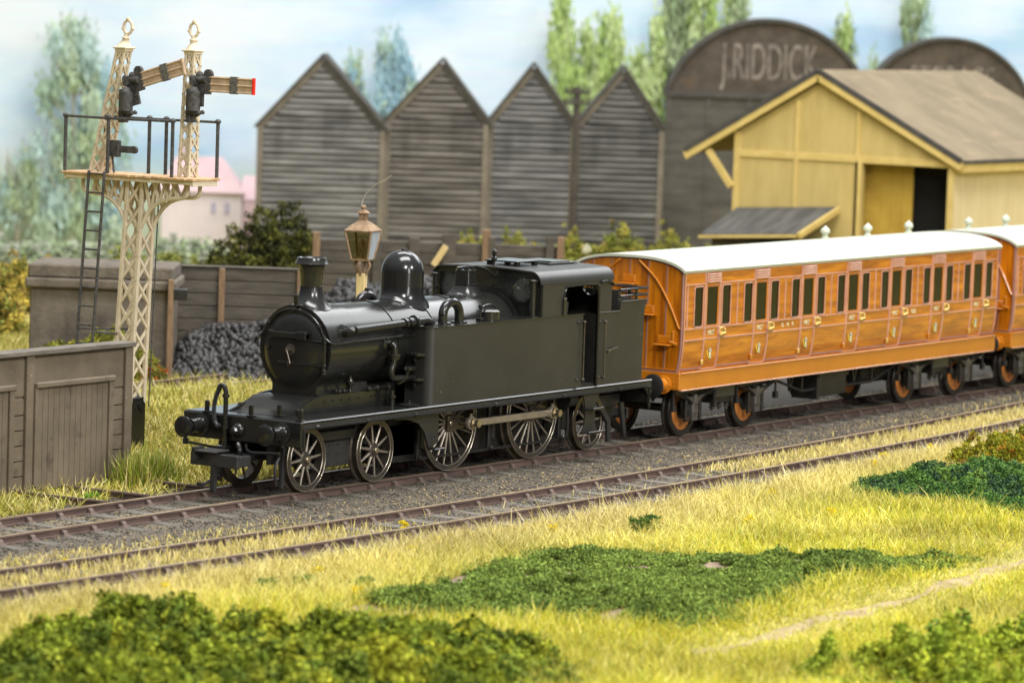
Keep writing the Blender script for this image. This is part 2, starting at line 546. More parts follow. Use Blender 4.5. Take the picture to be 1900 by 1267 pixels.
# brush strokes
mp2 = N.new('ShaderNodeMapping'); mp2.inputs['Scale'].default_value = (0.5, 1, 5)
L.new(tc.outputs['Object'], mp2.inputs[0])
n2 = N.new('ShaderNodeTexNoise'); n2.inputs['Scale'].default_value = 1.2; n2.inputs['Detail'].default_value = 3
L.new(mp2.outputs[0], n2.inputs['Vector'])
mx = N.new('ShaderNodeMix'); mx.data_type = 'RGBA'; mx.blend_type = 'SOFT_LIGHT'; mx.inputs['Factor'].default_value = 0.25
L.new(rp.outputs[0], mx.inputs['A']); L.new(n2.outputs['Color'], mx.inputs['B'])
# pale green fields painted low on the board
sp = N.new('ShaderNodeSeparateXYZ'); L.new(tc.outputs['Object'], sp.inputs[0])
mr = N.new('ShaderNodeMapRange'); mr.inputs[1].default_value = 2.6; mr.inputs[2].default_value = 0.6
L.new(sp.outputs['Z'], mr.inputs[0])
m3 = N.new('ShaderNodeMix'); m3.data_type = 'RGBA'; L.new(mr.outputs[0], m3.inputs['Factor'])
L.new(mx.outputs['Result'], m3.inputs['A']); m3.inputs['B'].default_value = (0.54, 0.61, 0.46, 1)
L.new(m3.outputs['Result'], N['Principled BSDF'].inputs['Base Color'])
N['Principled BSDF'].inputs['Roughness'].default_value = 0.8
m = MB().box(-62, 66, 0, 0.3, -1.6, 24)
sky = m.build('sky', SKY); sky.location = W(0, 78.6, 0); sky.rotation_euler = (0, 0, BR); structure(sky)


# ------------------------------------------------------------------ railway tracks
def rail_mb(pts, top=True):
    """bullhead rail swept along a list of (x, y); running surface at z = 0"""
    sec = [(-0.036, 0), (0.036, 0), (0.04, -0.03), (0.013, -0.05), (0.013, -0.105), (0.036, -0.122), (0.036, -0.145), (-0.036, -0.145), (-0.036, -0.122), (-0.013, -0.105), (-0.013, -0.05), (-0.04, -0.03)]
    mb = MB(); R = []
    for i, p in enumerate(pts):
        a = pts[max(i - 1, 0)]; b = pts[min(i + 1, len(pts) - 1)]
        d = Vector((b[0] - a[0], b[1] - a[1], 0)).normalized(); nrm = Vector((-d.y, d.x, 0))
        R.append([(p[0] + nrm.x * s[0], p[1] + nrm.y * s[0], s[1] + (p[2] if len(p) > 2 else 0)) for s in sec])
    mb.rings(R)
    k = len(sec)
    for i, f in enumerate(mb.f):
        if len(f) == 4 and i % k == 0: mb.mi[i] = 1
    return mb


def track(root, cx, x0, x1, pitch, sleepers=True, lift=0.0):
    def off(x, d):
        x = float(x)
        return (x, float(cx(x)) + d, lift)
    xs_ = np.linspace(x0, x1, 60)
    for d in (0.628, -0.628):
        rail_mb([off(x, d + (0.036 if d > 0 else -0.036)) for x in xs_]).build('rail', [RUST, RAILTOP], root)
    if not sleepers: return
    sm = MB().box(-0.13, 0.13, -1.22, 1.22, -0.245, -0.128, 0.012)
    proto = None; chair = None
    x = x0 + 0.3
    while x < x1 - 0.2:
        if proto is None:
            s = sm.build('sleeper', SLEEP, root)
            cm = MB()
            cm.box(-0.09, 0.09, -0.14, 0.14, -0.13, -0.112, 0.006)
            for sg in (-1, 1):
                cm.prism([(sg * 0.03, -0.115), (sg * 0.105, -0.115), (sg * 0.095, -0.085), (sg * 0.06, -0.042), (sg * 0.02, -0.036)], 'x', -0.05, 0.05)
            ch = cm.build('rail_chair', CHAIR, s); ch.location = (0, 0.664, 0)
            c2 = ch.copy(); COL.objects.link(c2); c2.parent = s; c2.location = (0, -0.664, 0)
            proto = s
        else:
            s = copy_tree(proto, root)
        s.location = (x + random.uniform(-0.02, 0.02), float(cx(x)), lift + random.uniform(-0.008, 0.004))
        s.rotation_euler = (0, 0, random.uniform(-0.02, 0.02))
        x += pitch


t1 = empty('railway_track', (0, 0, 0), 0, 'rusty main line track on grey sleepers under the black locomotive and the coaches', 'railway track', 'railway tracks')
track(t1, lambda x: 0.0, -18, 40, 0.76)
t2 = empty('railway_track', (0, 0, 0), 0, 'empty rusty track running in front of the train along the meadow edge', 'railway track', 'railway tracks')
track(t2, lambda x: float(yc2(x)), -20, 32, 0.76)
t3 = empty('railway_track', (0, 0, 0), 0, 'far overgrown siding half buried in yellow grass before the coal heap', 'railway track', 'railway tracks')
track(t3, lambda x: 12.15, 3, 26, 0.8, True, -0.02)
t4 = empty('railway_track', (0, 0, 0), 0, 'short grassy rails leading to the brown panelled door at the left', 'railway track', 'railway tracks')
for x in (0.33, -1.31, -2.47):
    rail_mb([(x - 0.12 * k / 5, 0.95 + 0.5 * k, -0.02) for k in range(6)]).build('rail', [RUST, RUST], t4)
for y in (1.5, 2.2):
    MB().box(-3.0, 0.8, y - 0.12, y + 0.12, -0.25, -0.15, 0.01).build('sleeper', SLEEP, t4)
# ------------------------------------------------------------------ wheels
def make_wheel(R, nsp, parent, rim_m, spoke_m, hub_m, end_m, mansell=None, name='wheel'):
    """outer side looks to -y, tread centre plane near y = 0"""
    m = MB()
    # tyre with flange on the inner (+y) side
    prof = [(R - 0.105, -0.075), (R - 0.012, -0.075), (R, -0.06), (R, 0.035), (R + 0.012, 0.05), (R + 0.042, 0.06), (R + 0.042, 0.085), (R - 0.105, 0.085)]
    a = [(r, t) for r, t in prof]
    m.lathe(a, (0, 0, 0), (0, 1, 0), 56, False, True)
    w = m.build(name, rim_m, parent, 30)
    if not mansell:
        e_ = MB()
        for rr_, yy_ in ((R - 0.10, -0.076), (R - 0.008, -0.072)):
            e_.tube([(rr_ * math.cos(t), yy_, rr_ * math.sin(t)) for t in np.linspace(0, 2 * PI, 56, endpoint=False)], 0.0065, 5, closed=True)
        e_.build('rim_edge', SILVER, w)
    if mansell:
        d = MB().lathe([(0.16, -0.04), (R - 0.1, -0.055), (R - 0.1, 0.05), (0.16, 0.05)], (0, 0, 0), (0, 1, 0), 40, False, True)
        d.build('wood_disc', mansell, w)
        MB().lathe([(0.0, -0.085), (0.15, -0.085), (0.19, -0.06), (0.19, 0.06), (0, 0.06)], (0, 0, 0), (0, 1, 0), 24, False).build('hub', hub_m, w)
        rr = MB().lathe([(R - 0.125, -0.07), (R - 0.09, -0.07), (R - 0.09, 0.03), (R - 0.125, 0.03)], (0, 0, 0), (0, 1, 0), 48, False, True)
        for k in range(8):
            t = 2 * PI * k / 8
            rr.sphere(((R - 0.107) * math.cos(t), -0.074, (R - 0.107) * math.sin(t)), 0.016, 6)
        rr.build('retaining_ring', hub_m, w)
        return w
    s = MB()
    hr = 0.135 if R < 0.7 else 0.17
    for k in range(nsp):
        t = 2 * PI * (k + 0.5) / nsp
        c, sn = math.cos(t), math.sin(t)
        s.tube([((hr - 0.02) * c, -0.03, (hr - 0.02) * sn), ((R - 0.09) * c, -0.025, (R - 0.09) * sn)], [0.029, 0.019] if R < 0.7 else [0.027, 0.017], 6)
    s.build('spokes', spoke_m, w)
    MB().lathe([(0.0, -0.095), (0.055, -0.095), (0.075, -0.085), (0.08, -0.07), (hr - 0.03, -0.07), (hr, -0.05), (hr, 0.05), (0, 0.05)], (0, 0, 0), (0, 1, 0), 28, False).build('hub', hub_m, w)
    MB().lathe([(0, -0.125), (0.045, -0.125), (0.056, -0.115), (0.056, -0.09), (0, -0.09)], (0, 0, 0), (0, 1, 0), 20, False).build('axle_end', end_m, w)
    return w


# ------------------------------------------------------------------ tank locomotive
loco = empty('tank_locomotive', (0, 0, 0), 0, 'satin black side tank steam locomotive heading the train with tall dome and chimney', 'steam locomotive')


def L_(mb, name, m=BLK, parent=loco, angle=35):
    return mb.build(name, m, parent, angle)


def mirror(f):
    for s in (-1, 1): f(s)


# frames, footplate, buffer beam
m = MB()
for s in (-1, 1): m.box(0.1, 11.2, s * 0.47 - 0.02, s * 0.47 + 0.02, 0.50, 1.26)
m.box(3.2, 11.0, -0.45, 0.45, 0.55, 1.15)
m.box(3.6, 4.6, -0.5, 0.5, 0.35, 1.2)
m.box(3.3, 9.3, -0.5, 0.5, 0.24, 0.9)
L_(m, 'main_frame', UND)
m = MB().box(0.02, 11.42, -1.26, 1.26, 1.262, 1.31, 0.02)
fp = L_(m, 'footplate', BLK)
m = MB()
for s in (-1, 1):
    m.box(0.05, 11.40, s * 1.225 - 0.015, s * 1.225 + 0.015, 1.155, 1.262, 0.006)
L_(m, 'valance', BLKM)
for s in (-1, 1):
    m = MB()
    m.tube([(0.055, s * 1.262, 0.80), (0.055, s * 1.262, 1.13), (0.09, s * 1.262, 1.185), (0.16, s * 1.262, 1.19), (11.15, s * 1.262, 1.19), (11.27, s * 1.262, 1.17), (11.30, s * 1.262, 1.10), (11.30, s * 1.262, 0.74)], 0.024, 8)
    for x in (0.42, 1.9, 3.35, 5.9, 8.2, 10.2):
        m.cyl((x - 0.035, s * 1.262, 1.19), (x + 0.035, s * 1.262, 1.19), 0.036, n=10)
    for z in (0.8, 1.05): m.cyl((11.30, s * 1.262, z), (11.30, s * 1.262, z + 0.05), 0.036, n=10)
    L_(m, 'steam_heating_pipe', BLK)
m = MB().box(-0.03, 0.05, -1.255, 1.255, 0.86, 1.30, 0.018)
for s in (-1, 1):
    for z in (0.93, 1.23):
        m.sphere((-0.034, s * 1.2, z), 0.014, 6)
beam = L_(m, 'buffer_beam', BLK)
# rear beam
L_(MB().box(11.34, 11.42, -1.2, 1.2, 0.84, 1.26, 0.01), 'buffer_beam', BLK)


def buffer(parent, x, y, z, d, body_m, head_m, R=0.185, sh=0.54):
    """d = -1: points to -x"""
    mb = MB()
    mb.lathe([(0, 0), (0.185, 0), (0.185, 0.035), (0.135, 0.05), (0.125, 0.07), (0.118, 0.27), (0.128, 0.30), (0.128, 0.325), (0.085, 0.33), (0.085, sh - 0.05), (0, sh - 0.05)], (x, y, z), (d, 0, 0), 28, False)
    for k in range(8):
        t = 2 * PI * k / 8
        mb.sphere((x + d * 0.04, y + 0.16 * math.cos(t), z + 0.16 * math.sin(t)), 0.018, 6)
    b = mb.build('buffer', body_m, parent)
    MB().lathe([(0, sh - 0.065), (R * 0.8, sh - 0.055), (R, sh - 0.035), (R, sh - 0.02), (R * 0.9, sh - 0.008), (R * 0.5, sh + 0.004), (0.001, sh + 0.008)], (x, y, z), (d, 0, 0), 36, False).build('buffer_head', head_m, b)
    return b


for s in (-1, 1):
    buffer(loco, -0.03, s * 0.865, 1.085, -1, BLK, BLKG, 0.185, 0.52)
    buffer(loco, 11.42, s * 0.865, 1.085, 1, BLK, BLK, 0.185, 0.36)
# drawhook
m = MB().lathe([(0, 0), (0.125, 0), (0.125, 0.03), (0.10, 0.07), (0.06, 0.09), (0, 0.09)], (-0.03, 0.06, 1.06), (-1, 0, 0), 24, False)
m.lathe([(0, 0.09), (0.06, 0.09), (0.075, 0.13), (0.055, 0.17), (0, 0.19)], (-0.03, 0.06, 1.06), (-1, 0, 0), 8, False)
L_(m, 'drawhook', BLK)
# vacuum pipe and hose
m = MB()
m.tube([(-0.09, 0.30, 0.72), (-0.09, 0.30, 1.0), (-0.09, 0.30, 1.62), (-0.09, 0.31, 1.73), (-0.09, 0.36, 1.80), (-0.09, 0.42, 1.79), (-0.09, 0.455, 1.72)], 0.042, 10, smooth=3)
for z in (0.72, 1.06, 1.6): m.cyl((-0.09, 0.30, z), (-0.09, 0.30, z + 0.06), 0.062, n=12)
vp = L_(m, 'vacuum_pipe', BLK)
pts = [(-0.09, 0.455, 1.72), (-0.09, 0.51, 1.60), (-0.09, 0.545, 1.45), (-0.10, 0.54, 1.28), (-0.11, 0.50, 1.16), (-0.12, 0.44, 1.10), (-0.1, 0.38, 1.12)]
hm = MB().tube(pts, 0.03, 8, smooth=6)
P = [Vector(p) for p in pts]
for i in range(len(P) - 1):
    for k in range(4):
        a = P[i].lerp(P[i + 1], k / 4); d = (P[i + 1] - P[i]).normalized()
        hm.cyl(a - d * 0.012, a + d * 0.012, 0.041, n=8)
hm.build('hose', PLA, vp)
# pipe below the beam
m = MB().tube([(-0.12, 1.12, 0.86), (-0.12, 1.12, 0.80), (-0.12, 1.05, 0.77), (-0.12, 0.42, 0.73), (-0.12, 0.32, 0.73)], 0.026, 8)
m.cyl((-0.12, 1.12, 0.74), (-0.12, 1.12, 0.84), 0.05, n=8)
m.box(-0.2, -0.02, 0.22, 0.42, 0.66, 0.78, 0.01)
m.tube([(-0.16, -0.2, 0.86), (-0.16, -0.22, 0.76), (-0.18, -0.35, 0.72), (-0.2, -0.95, 0.76)], 0.028, 8)
m.tube([(-0.14, -0.02, 0.84), (-0.18, -0.1, 0.72), (-0.18, -0.04, 0.62)], 0.05, 8, smooth=3)
L_(m, 'brake_pipe', BLK)
# tension lock coupling (plastic)
m = MB()
m.box(-0.78, -0.70, -0.50, 0.50, 0.50, 0.72, 0.012)
m.box(-0.70, -0.40, -0.50, -0.42, 0.52, 0.70, 0.01)
m.box(-0.70, -0.40, 0.42, 0.50, 0.52, 0.70, 0.01)
m.box(-0.70, 0.5, -0.16, 0.16, 0.56, 0.66, 0.01)
tl = L_(m, 'tension_lock_coupling', PLA)
m = MB()
m.prism([(-0.95, 0.60), (-0.55, 0.60), (-0.5, 0.70), (-0.72, 0.82), (-0.95, 0.82)], 'y', 0.28, 0.34)
m.box(-0.95, -0.50, -0.12, 0.34, 0.745, 0.775, 0.008)
m.prism([(-0.80, 0.5), (-0.70, 0.5), (-0.72, 0.10), (-0.76, 0.06), (-0.80, 0.10)], 'y', -0.03, 0.05)
m.tube([(-0.3, 0.16, 0.5), (-0.35, 0.3, 0.25), (-0.5, 0.42, 0.14), (-0.62, 0.46, 0.16)], 0.03, 6, smooth=2)
m.build('coupling_hook', PLA, tl)
# lamp irons
for (x, y, z) in ((0.02, 0.78, 1.31), (0.02, -0.16, 1.31), (0.06, -1.17, 1.31), (1.44, 0.0, 3.11), (0.3, -0.55, 1.33)):
    m = MB().box(x - 0.02, x + 0.02, y - 0.05, y + 0.05, z, z + 0.20, 0.015)
    m.box(x - 0.06, x + 0.06, y - 0.07, y + 0.07, z - 0.005, z + 0.02, 0.004)
    L_(m, 'lamp_iron', BLK)

# frame extensions with the swept front
prof = [(0.35, 1.312), (0.6, 1.37), (0.95, 1.48), (1.3, 1.575), (1.55, 1.60), (3.5, 1.60), (3.5, 1.312)]
for s in (-1, 1):
    m = MB().prism(prof, 'y', s * 0.60 - 0.02, s * 0.60 + 0.02)
    for x in (1.5, 1.75, 2.0, 2.25, 2.5, 2.9, 3.1): m.sphere((x, s * 0.625, 1.50), 0.02, 6)
    m.lathe([(0.035, 0), (0.06, 0), (0.06, 0.03), (0.035, 0.03)], (0.75, s * 0.615, 1.375), (0, s, 0), 12, False, True)
    L_(m, 'frame_extension', BLK)
prof = [(0.42, 1.312), (0.60, 1.33), (0.78, 1.40), (0.92, 1.50), (1.05, 1.555), (1.5, 1.575), (1.5, 1.312)]
L_(MB().prism(prof, 'y', -0.575, 0.575), 'cylinder_cover', BLK, angle=50)
for s in (-1, 1):
    m = MB().cyl((2.7, s * 0.66, 1.63), (3.4, s * 0.66, 1.65), 0.03, n=8)
    for x in (2.75, 3.0, 3.35): m.sphere((x, s * 0.66, 1.64), 0.055, 8)
    m.lathe([(0.05, 0), (0.05, 0.13), (0.075, 0.15), (0.075, 0.19), (0.04, 0.2), (0.04, 0.28)], (3.3, s * 0.78, 1.31), (0, 0, 1), 12)
    L_(m, 'sanding_rod', BLK)
    m = MB().lathe([(0.19, 0), (0.2, 0.02), (0.14, 0.05), (0.03, 0.06), (0.03, 0.10), (0.0, 0.11)], (3.55, s * 0.98, 1.31), (0, 0, 1), 18)
    L_(m, 'sand_filler', BLK)

# smokebox with saddle
ZC = 2.37


def sb_profile(R, dz=0.0):
    P_ = []
    for k in range(41):
        t = math.radians(-48 + 276 * k / 40)
        P_.append((R * math.cos(t), ZC + R * math.sin(t)))
    y0, z0 = P_[-1]
    left = [(-(R * 0.62), 1.74), (-0.47, 1.67), (-0.475, 1.61), (-0.53, 1.575), (-0.60, 1.565), (-0.60, 1.54)]
    right = [(-a, b) for a, b in left[::-1]]
    return P_ + left + right


m = MB().prism(sb_profile(0.745), 'x', 1.485, 2.42)
for k in range(16):
    m.sphere((1.55 + 0.055 * k, -0.585, 1.57), 0.016, 6)
L_(m, 'smokebox', BLK, angle=40)
fr = MB().prism(sb_profile(0.762), 'x', 1.455, 1.495)
L_(fr, 'smokebox_front', BLK, angle=40)
for s in (-1, 1):
    m = MB().lathe([(0.0, 0.0), (0.045, 0.0), (0.035, 0.04), (0.035, 0.08), (0.07, 0.13), (0.07, 0.18), (0.03, 0.23), (0.03, 0.27), (0, 0.28)], (2.27, s * 0.60, 1.62), (0, 0, 1), 14, False)
    m.sphere((2.08, s * 0.60, 1.64), 0.045, 8); m.sphere((1.95, s * 0.60, 1.64), 0.05, 8); m.sphere((1.88, s * 0.58, 1.66), 0.035, 8)
    m.cyl((1.85, s * 0.59, 1.63), (2.3, s * 0.59, 1.63), 0.018, n=6)
    L_(m, 'lubricator', BLK)
m = MB().lathe([(0.0, 0.0), (0.62, 0.0), (0.635, 0.02), (0.635, 0.035), (0.615, 0.05), (0.5, 0.075), (0.3, 0.10), (0.0, 0.11)], (1.455, 0, 2.335), (-1, 0, 0), 56, False)
door = L_(m, 'smokebox_door', BLK)
MB().lathe([(0.625, 0.0), (0.655, 0.0), (0.655, 0.03), (0.625, 0.03)], (1.455, 0, 2.335), (-1, 0, 0), 56, False, True).build('door_ring', BLK, door)
m = MB().lathe([(0.0, 0.08), (0.10, 0.085), (0.10, 0.11), (0.05, 0.12), (0.045, 0.20), (0.02, 0.21), (0.0, 0.21)], (1.455, 0.03, 2.36), (-1, 0, 0), 20, False)
m.bar((1.26, 0.045, 2.38), (1.25, -0.05, 2.12), 0.022, 0.032, (1, 0, 0), 0.006)
m.bar((1.29, 0.03, 2.36), (1.28, 0.02, 2.08), 0.022, 0.03, (1, 0, 0), 0.006)
m.build('door_handle', RIM, door)
m = MB().bar((1.33, 0.27, 2.12), (1.385, -0.67, 2.12), 0.03, 0.055, (0, 0, 1), 0.008)
m.cyl((1.40, -0.665, 1.96), (1.40, -0.665, 2.56), 0.026, n=8)
for z in (1.98, 2.03, 2.12, 2.52, 2.58): m.sphere((1.40, -0.665, z), 0.04, 8)
m.build('hinge_strap', BLK, door)
m = MB().box(1.27, 1.36, -0.36, 0.42, 2.56, 2.66, 0.008)
m.box(1.24, 1.36, -0.36, -0.16, 2.54, 2.69, 0.01)
m.box(1.28, 1.37, 0.38, 0.48, 2.55, 2.68, 0.01)
m.cyl((1.385, -0.62, 2.53), (1.36, 0.0, 2.53), 0.02, n=8)
m.sphere((1.35, 0.52, 2.36), 0.03, 8)
m.build('lamp_bracket', BLK, door)
# handrail, over the smokebox front and along both sides of the boiler
pts = [(4.0, 0.795, 2.53), (2.9, 0.795, 2.52), (2.0, 0.80, 2.51), (1.7, 0.80, 2.50), (1.54, 0.80, 2.50), (1.43, 0.77, 2.52)]
for k in range(13):
    t = math.radians(22 + 136 * k / 12)
    pts.append((1.395, 0.69 * math.cos(t), 2.37 + 0.69 * math.sin(t)))
pts += [(1.43, -0.77, 2.52), (1.54, -0.80, 2.50), (1.7, -0.80, 2.50), (2.0, -0.80, 2.51), (2.9, -0.795, 2.52), (4.0, -0.795, 2.53)]
m = MB().tube(pts, 0.018, 8, smooth=3)
hr = L_(m, 'handrail', BLK)
m = MB()
for k in (38, 90, 142):
    t = math.radians(k)
    m.cyl((1.46, 0.69 * math.cos(t), 2.37 + 0.69 * math.sin(t)), (1.38, 0.69 * math.cos(t), 2.37 + 0.69 * math.sin(t)), 0.022, n=8)
    m.sphere((1.385, 0.69 * math.cos(t), 2.37 + 0.69 * math.sin(t)), 0.036, 8)
for s in (-1, 1):
    for x in (2.1, 3.05, 3.98):
        m.cyl((x, s * 0.70, 2.52), (x, s * 0.80, 2.52), 0.022, n=8); m.sphere((x, s * 0.80, 2.52), 0.034, 8)
m.build('handrail_knob', BLK, hr)

# boiler, bands, firebox
m = MB().cyl((2.42, 0, ZC), (7.44, 0, ZC), 0.725, n=72)
bo = L_(m, 'boiler', BLK)
for x in (2.44, 3.55, 4.76, 5.76, 6.80):
    MB().lathe([(0.72, -0.035), (0.738, -0.032), (0.738, 0.032), (0.72, 0.035)], (x, 0, ZC), (1, 0, 0), 72, False, True).build('boiler_band', BLK, bo)
MB().lathe([(0.72, 0), (0.80, 0), (0.80, 0.03), (0.76, 0.05), (0.76, 0.09), (0.72, 0.09)], (7.33, 0, ZC), (1, 0, 0), 72, False, True).build('cab_flange', BLK, bo)
L_(MB().box(5.6, 7.4, -0.6, 0.6, 1.25, 2.3, 0.05), 'firebox', BLK)
m = MB().box(2.4, 3.9, -0.45, 0.45, 1.15, 1.66, 0.02)
m.prism([(-0.62, 1.32), (0.62, 1.32), (0.5, 1.75), (-0.5, 1.75)], 'x', 2.42, 2.9)
L_(m, 'cylinder_block', UND)


def saddle(mb, prof, x0, R, n=40, sup=0.0):
    """lathe about a vertical axis standing on the boiler; w = how much a ring follows the barrel"""
    Rr = []
    for r, z, w in prof:
        ring = []
        for k in range(n):
            t = 2 * PI * k / n
            c, s = math.cos(t), math.sin(t)
            q = 1.0
            if sup: q = 1 / ((abs(c) ** sup + abs(s) ** sup) ** (1 / sup))
            x, y = r * q * c, r * q * s
            drop = R - math.sqrt(max(R * R - y * y, 0.01))
            ring.append((x0 + x, y, z - w * drop))
        Rr.append(ring)
    mb.rings(Rr)
    return mb


T = ZC + 0.745
m = saddle(MB(), [(0.36, T - 0.02, 1), (0.355, T + 0.012, 1), (0.325, T + 0.03, 1), (0.28, T + 0.075, 0.7), (0.235, T + 0.14, 0.3), (0.208, T + 0.22, 0.05), (0.196, T + 0.30, 0), (0.203, T + 0.305, 0), (0.203, T + 0.325, 0), (0.192, T + 0.33, 0),
                   (0.205, T + 0.52, 0), (0.213, T + 0.575, 0), (0.222, T + 0.58, 0), (0.226, T + 0.66, 0), (0.24, T + 0.685, 0), (0.285, T + 0.70, 0), (0.292, T + 0.715, 0), (0.275, T + 0.74, 0), (0.25, T + 0.80, 0), (0.246, T + 0.82, 0), (0.225, T + 0.822, 0), (0.18, T + 0.78, 0), (0.17, T + 0.4, 0)], 1.87, 0.745)
L_(m, 'chimney', BLK, angle=28)
T = ZC + 0.725
pr = [(0.50, T - 0.03, 1), (0.50, T + 0.005, 1), (0.48, T + 0.03, 1), (0.44, T + 0.05, 0.85), (0.41, T + 0.09, 0.55), (0.393, T + 0.15, 0.2), (0.388, T + 0.24, 0)]
for k in range(15):
    t = PI / 2 * k / 14
    pr.append((max(0.388 * math.cos(t), 0.004), T + 0.47 + 0.40 * math.sin(t), 0))
m = saddle(MB(), pr, 4.64, 0.725, 48)
m.sphere((4.64, 0, T + 0.88), 0.03, 8); m.sphere((4.70, -0.03, T + 0.87), 0.02, 8)
L_(m, 'dome', BLKG, angle=40)
m = saddle(MB(), [(0.34, T - 0.04, 1), (0.335, T + 0.0, 1), (0.27, T + 0.03, 0.8), (0.21, T + 0.09, 0.3), (0.18, T + 0.15, 0), (0.188, T + 0.16, 0), (0.188, T + 0.175, 0), (0.172, T + 0.18, 0), (0.158, T + 0.41, 0), (0.166, T + 0.415, 0), (0.166, T + 0.43, 0), (0.15, T + 0.435, 0)], 6.70, 0.725, 48, 5.0)
sv = L_(m, 'safety_valve_casing', BLK, angle=40)
m = MB().tube([(6.55, 0.10, T + 0.46), (6.72, 0.0, T + 0.48), (7.0, -0.06, T + 0.48), (7.25, -0.12, T + 0.40), (7.42, -0.18, T + 0.28)], 0.03, 8, smooth=3)
for x, y in ((6.6, 0.08), (6.62, -0.08), (6.8, 0.08), (6.8, -0.08)): m.cyl((x, y, T + 0.41), (x, y, T + 0.47), 0.035, n=8)
m.build('safety_valve_lever', BLK, sv)

# side tanks
def rrect(x0, x1, y0, y1, r, corners):
    """rounded rectangle, corners = which of (x0y0, x1y0, x1y1, x0y1) are rounded"""
    P_ = []
    for (cx, cy, sx, sy, a0), on in zip(((x0, y0, 1, 1, 180), (x1, y0, -1, 1, 270), (x1, y1, -1, -1, 0), (x0, y1, 1, -1, 90)), corners):
        if not on: P_.append((cx, cy)); continue
        for k in range(9):
            t = math.radians(a0 + 90 * k / 8)
            P_.append((cx + sx * r + r * math.cos(t), cy + sy * r + r * math.sin(t)))
    return P_


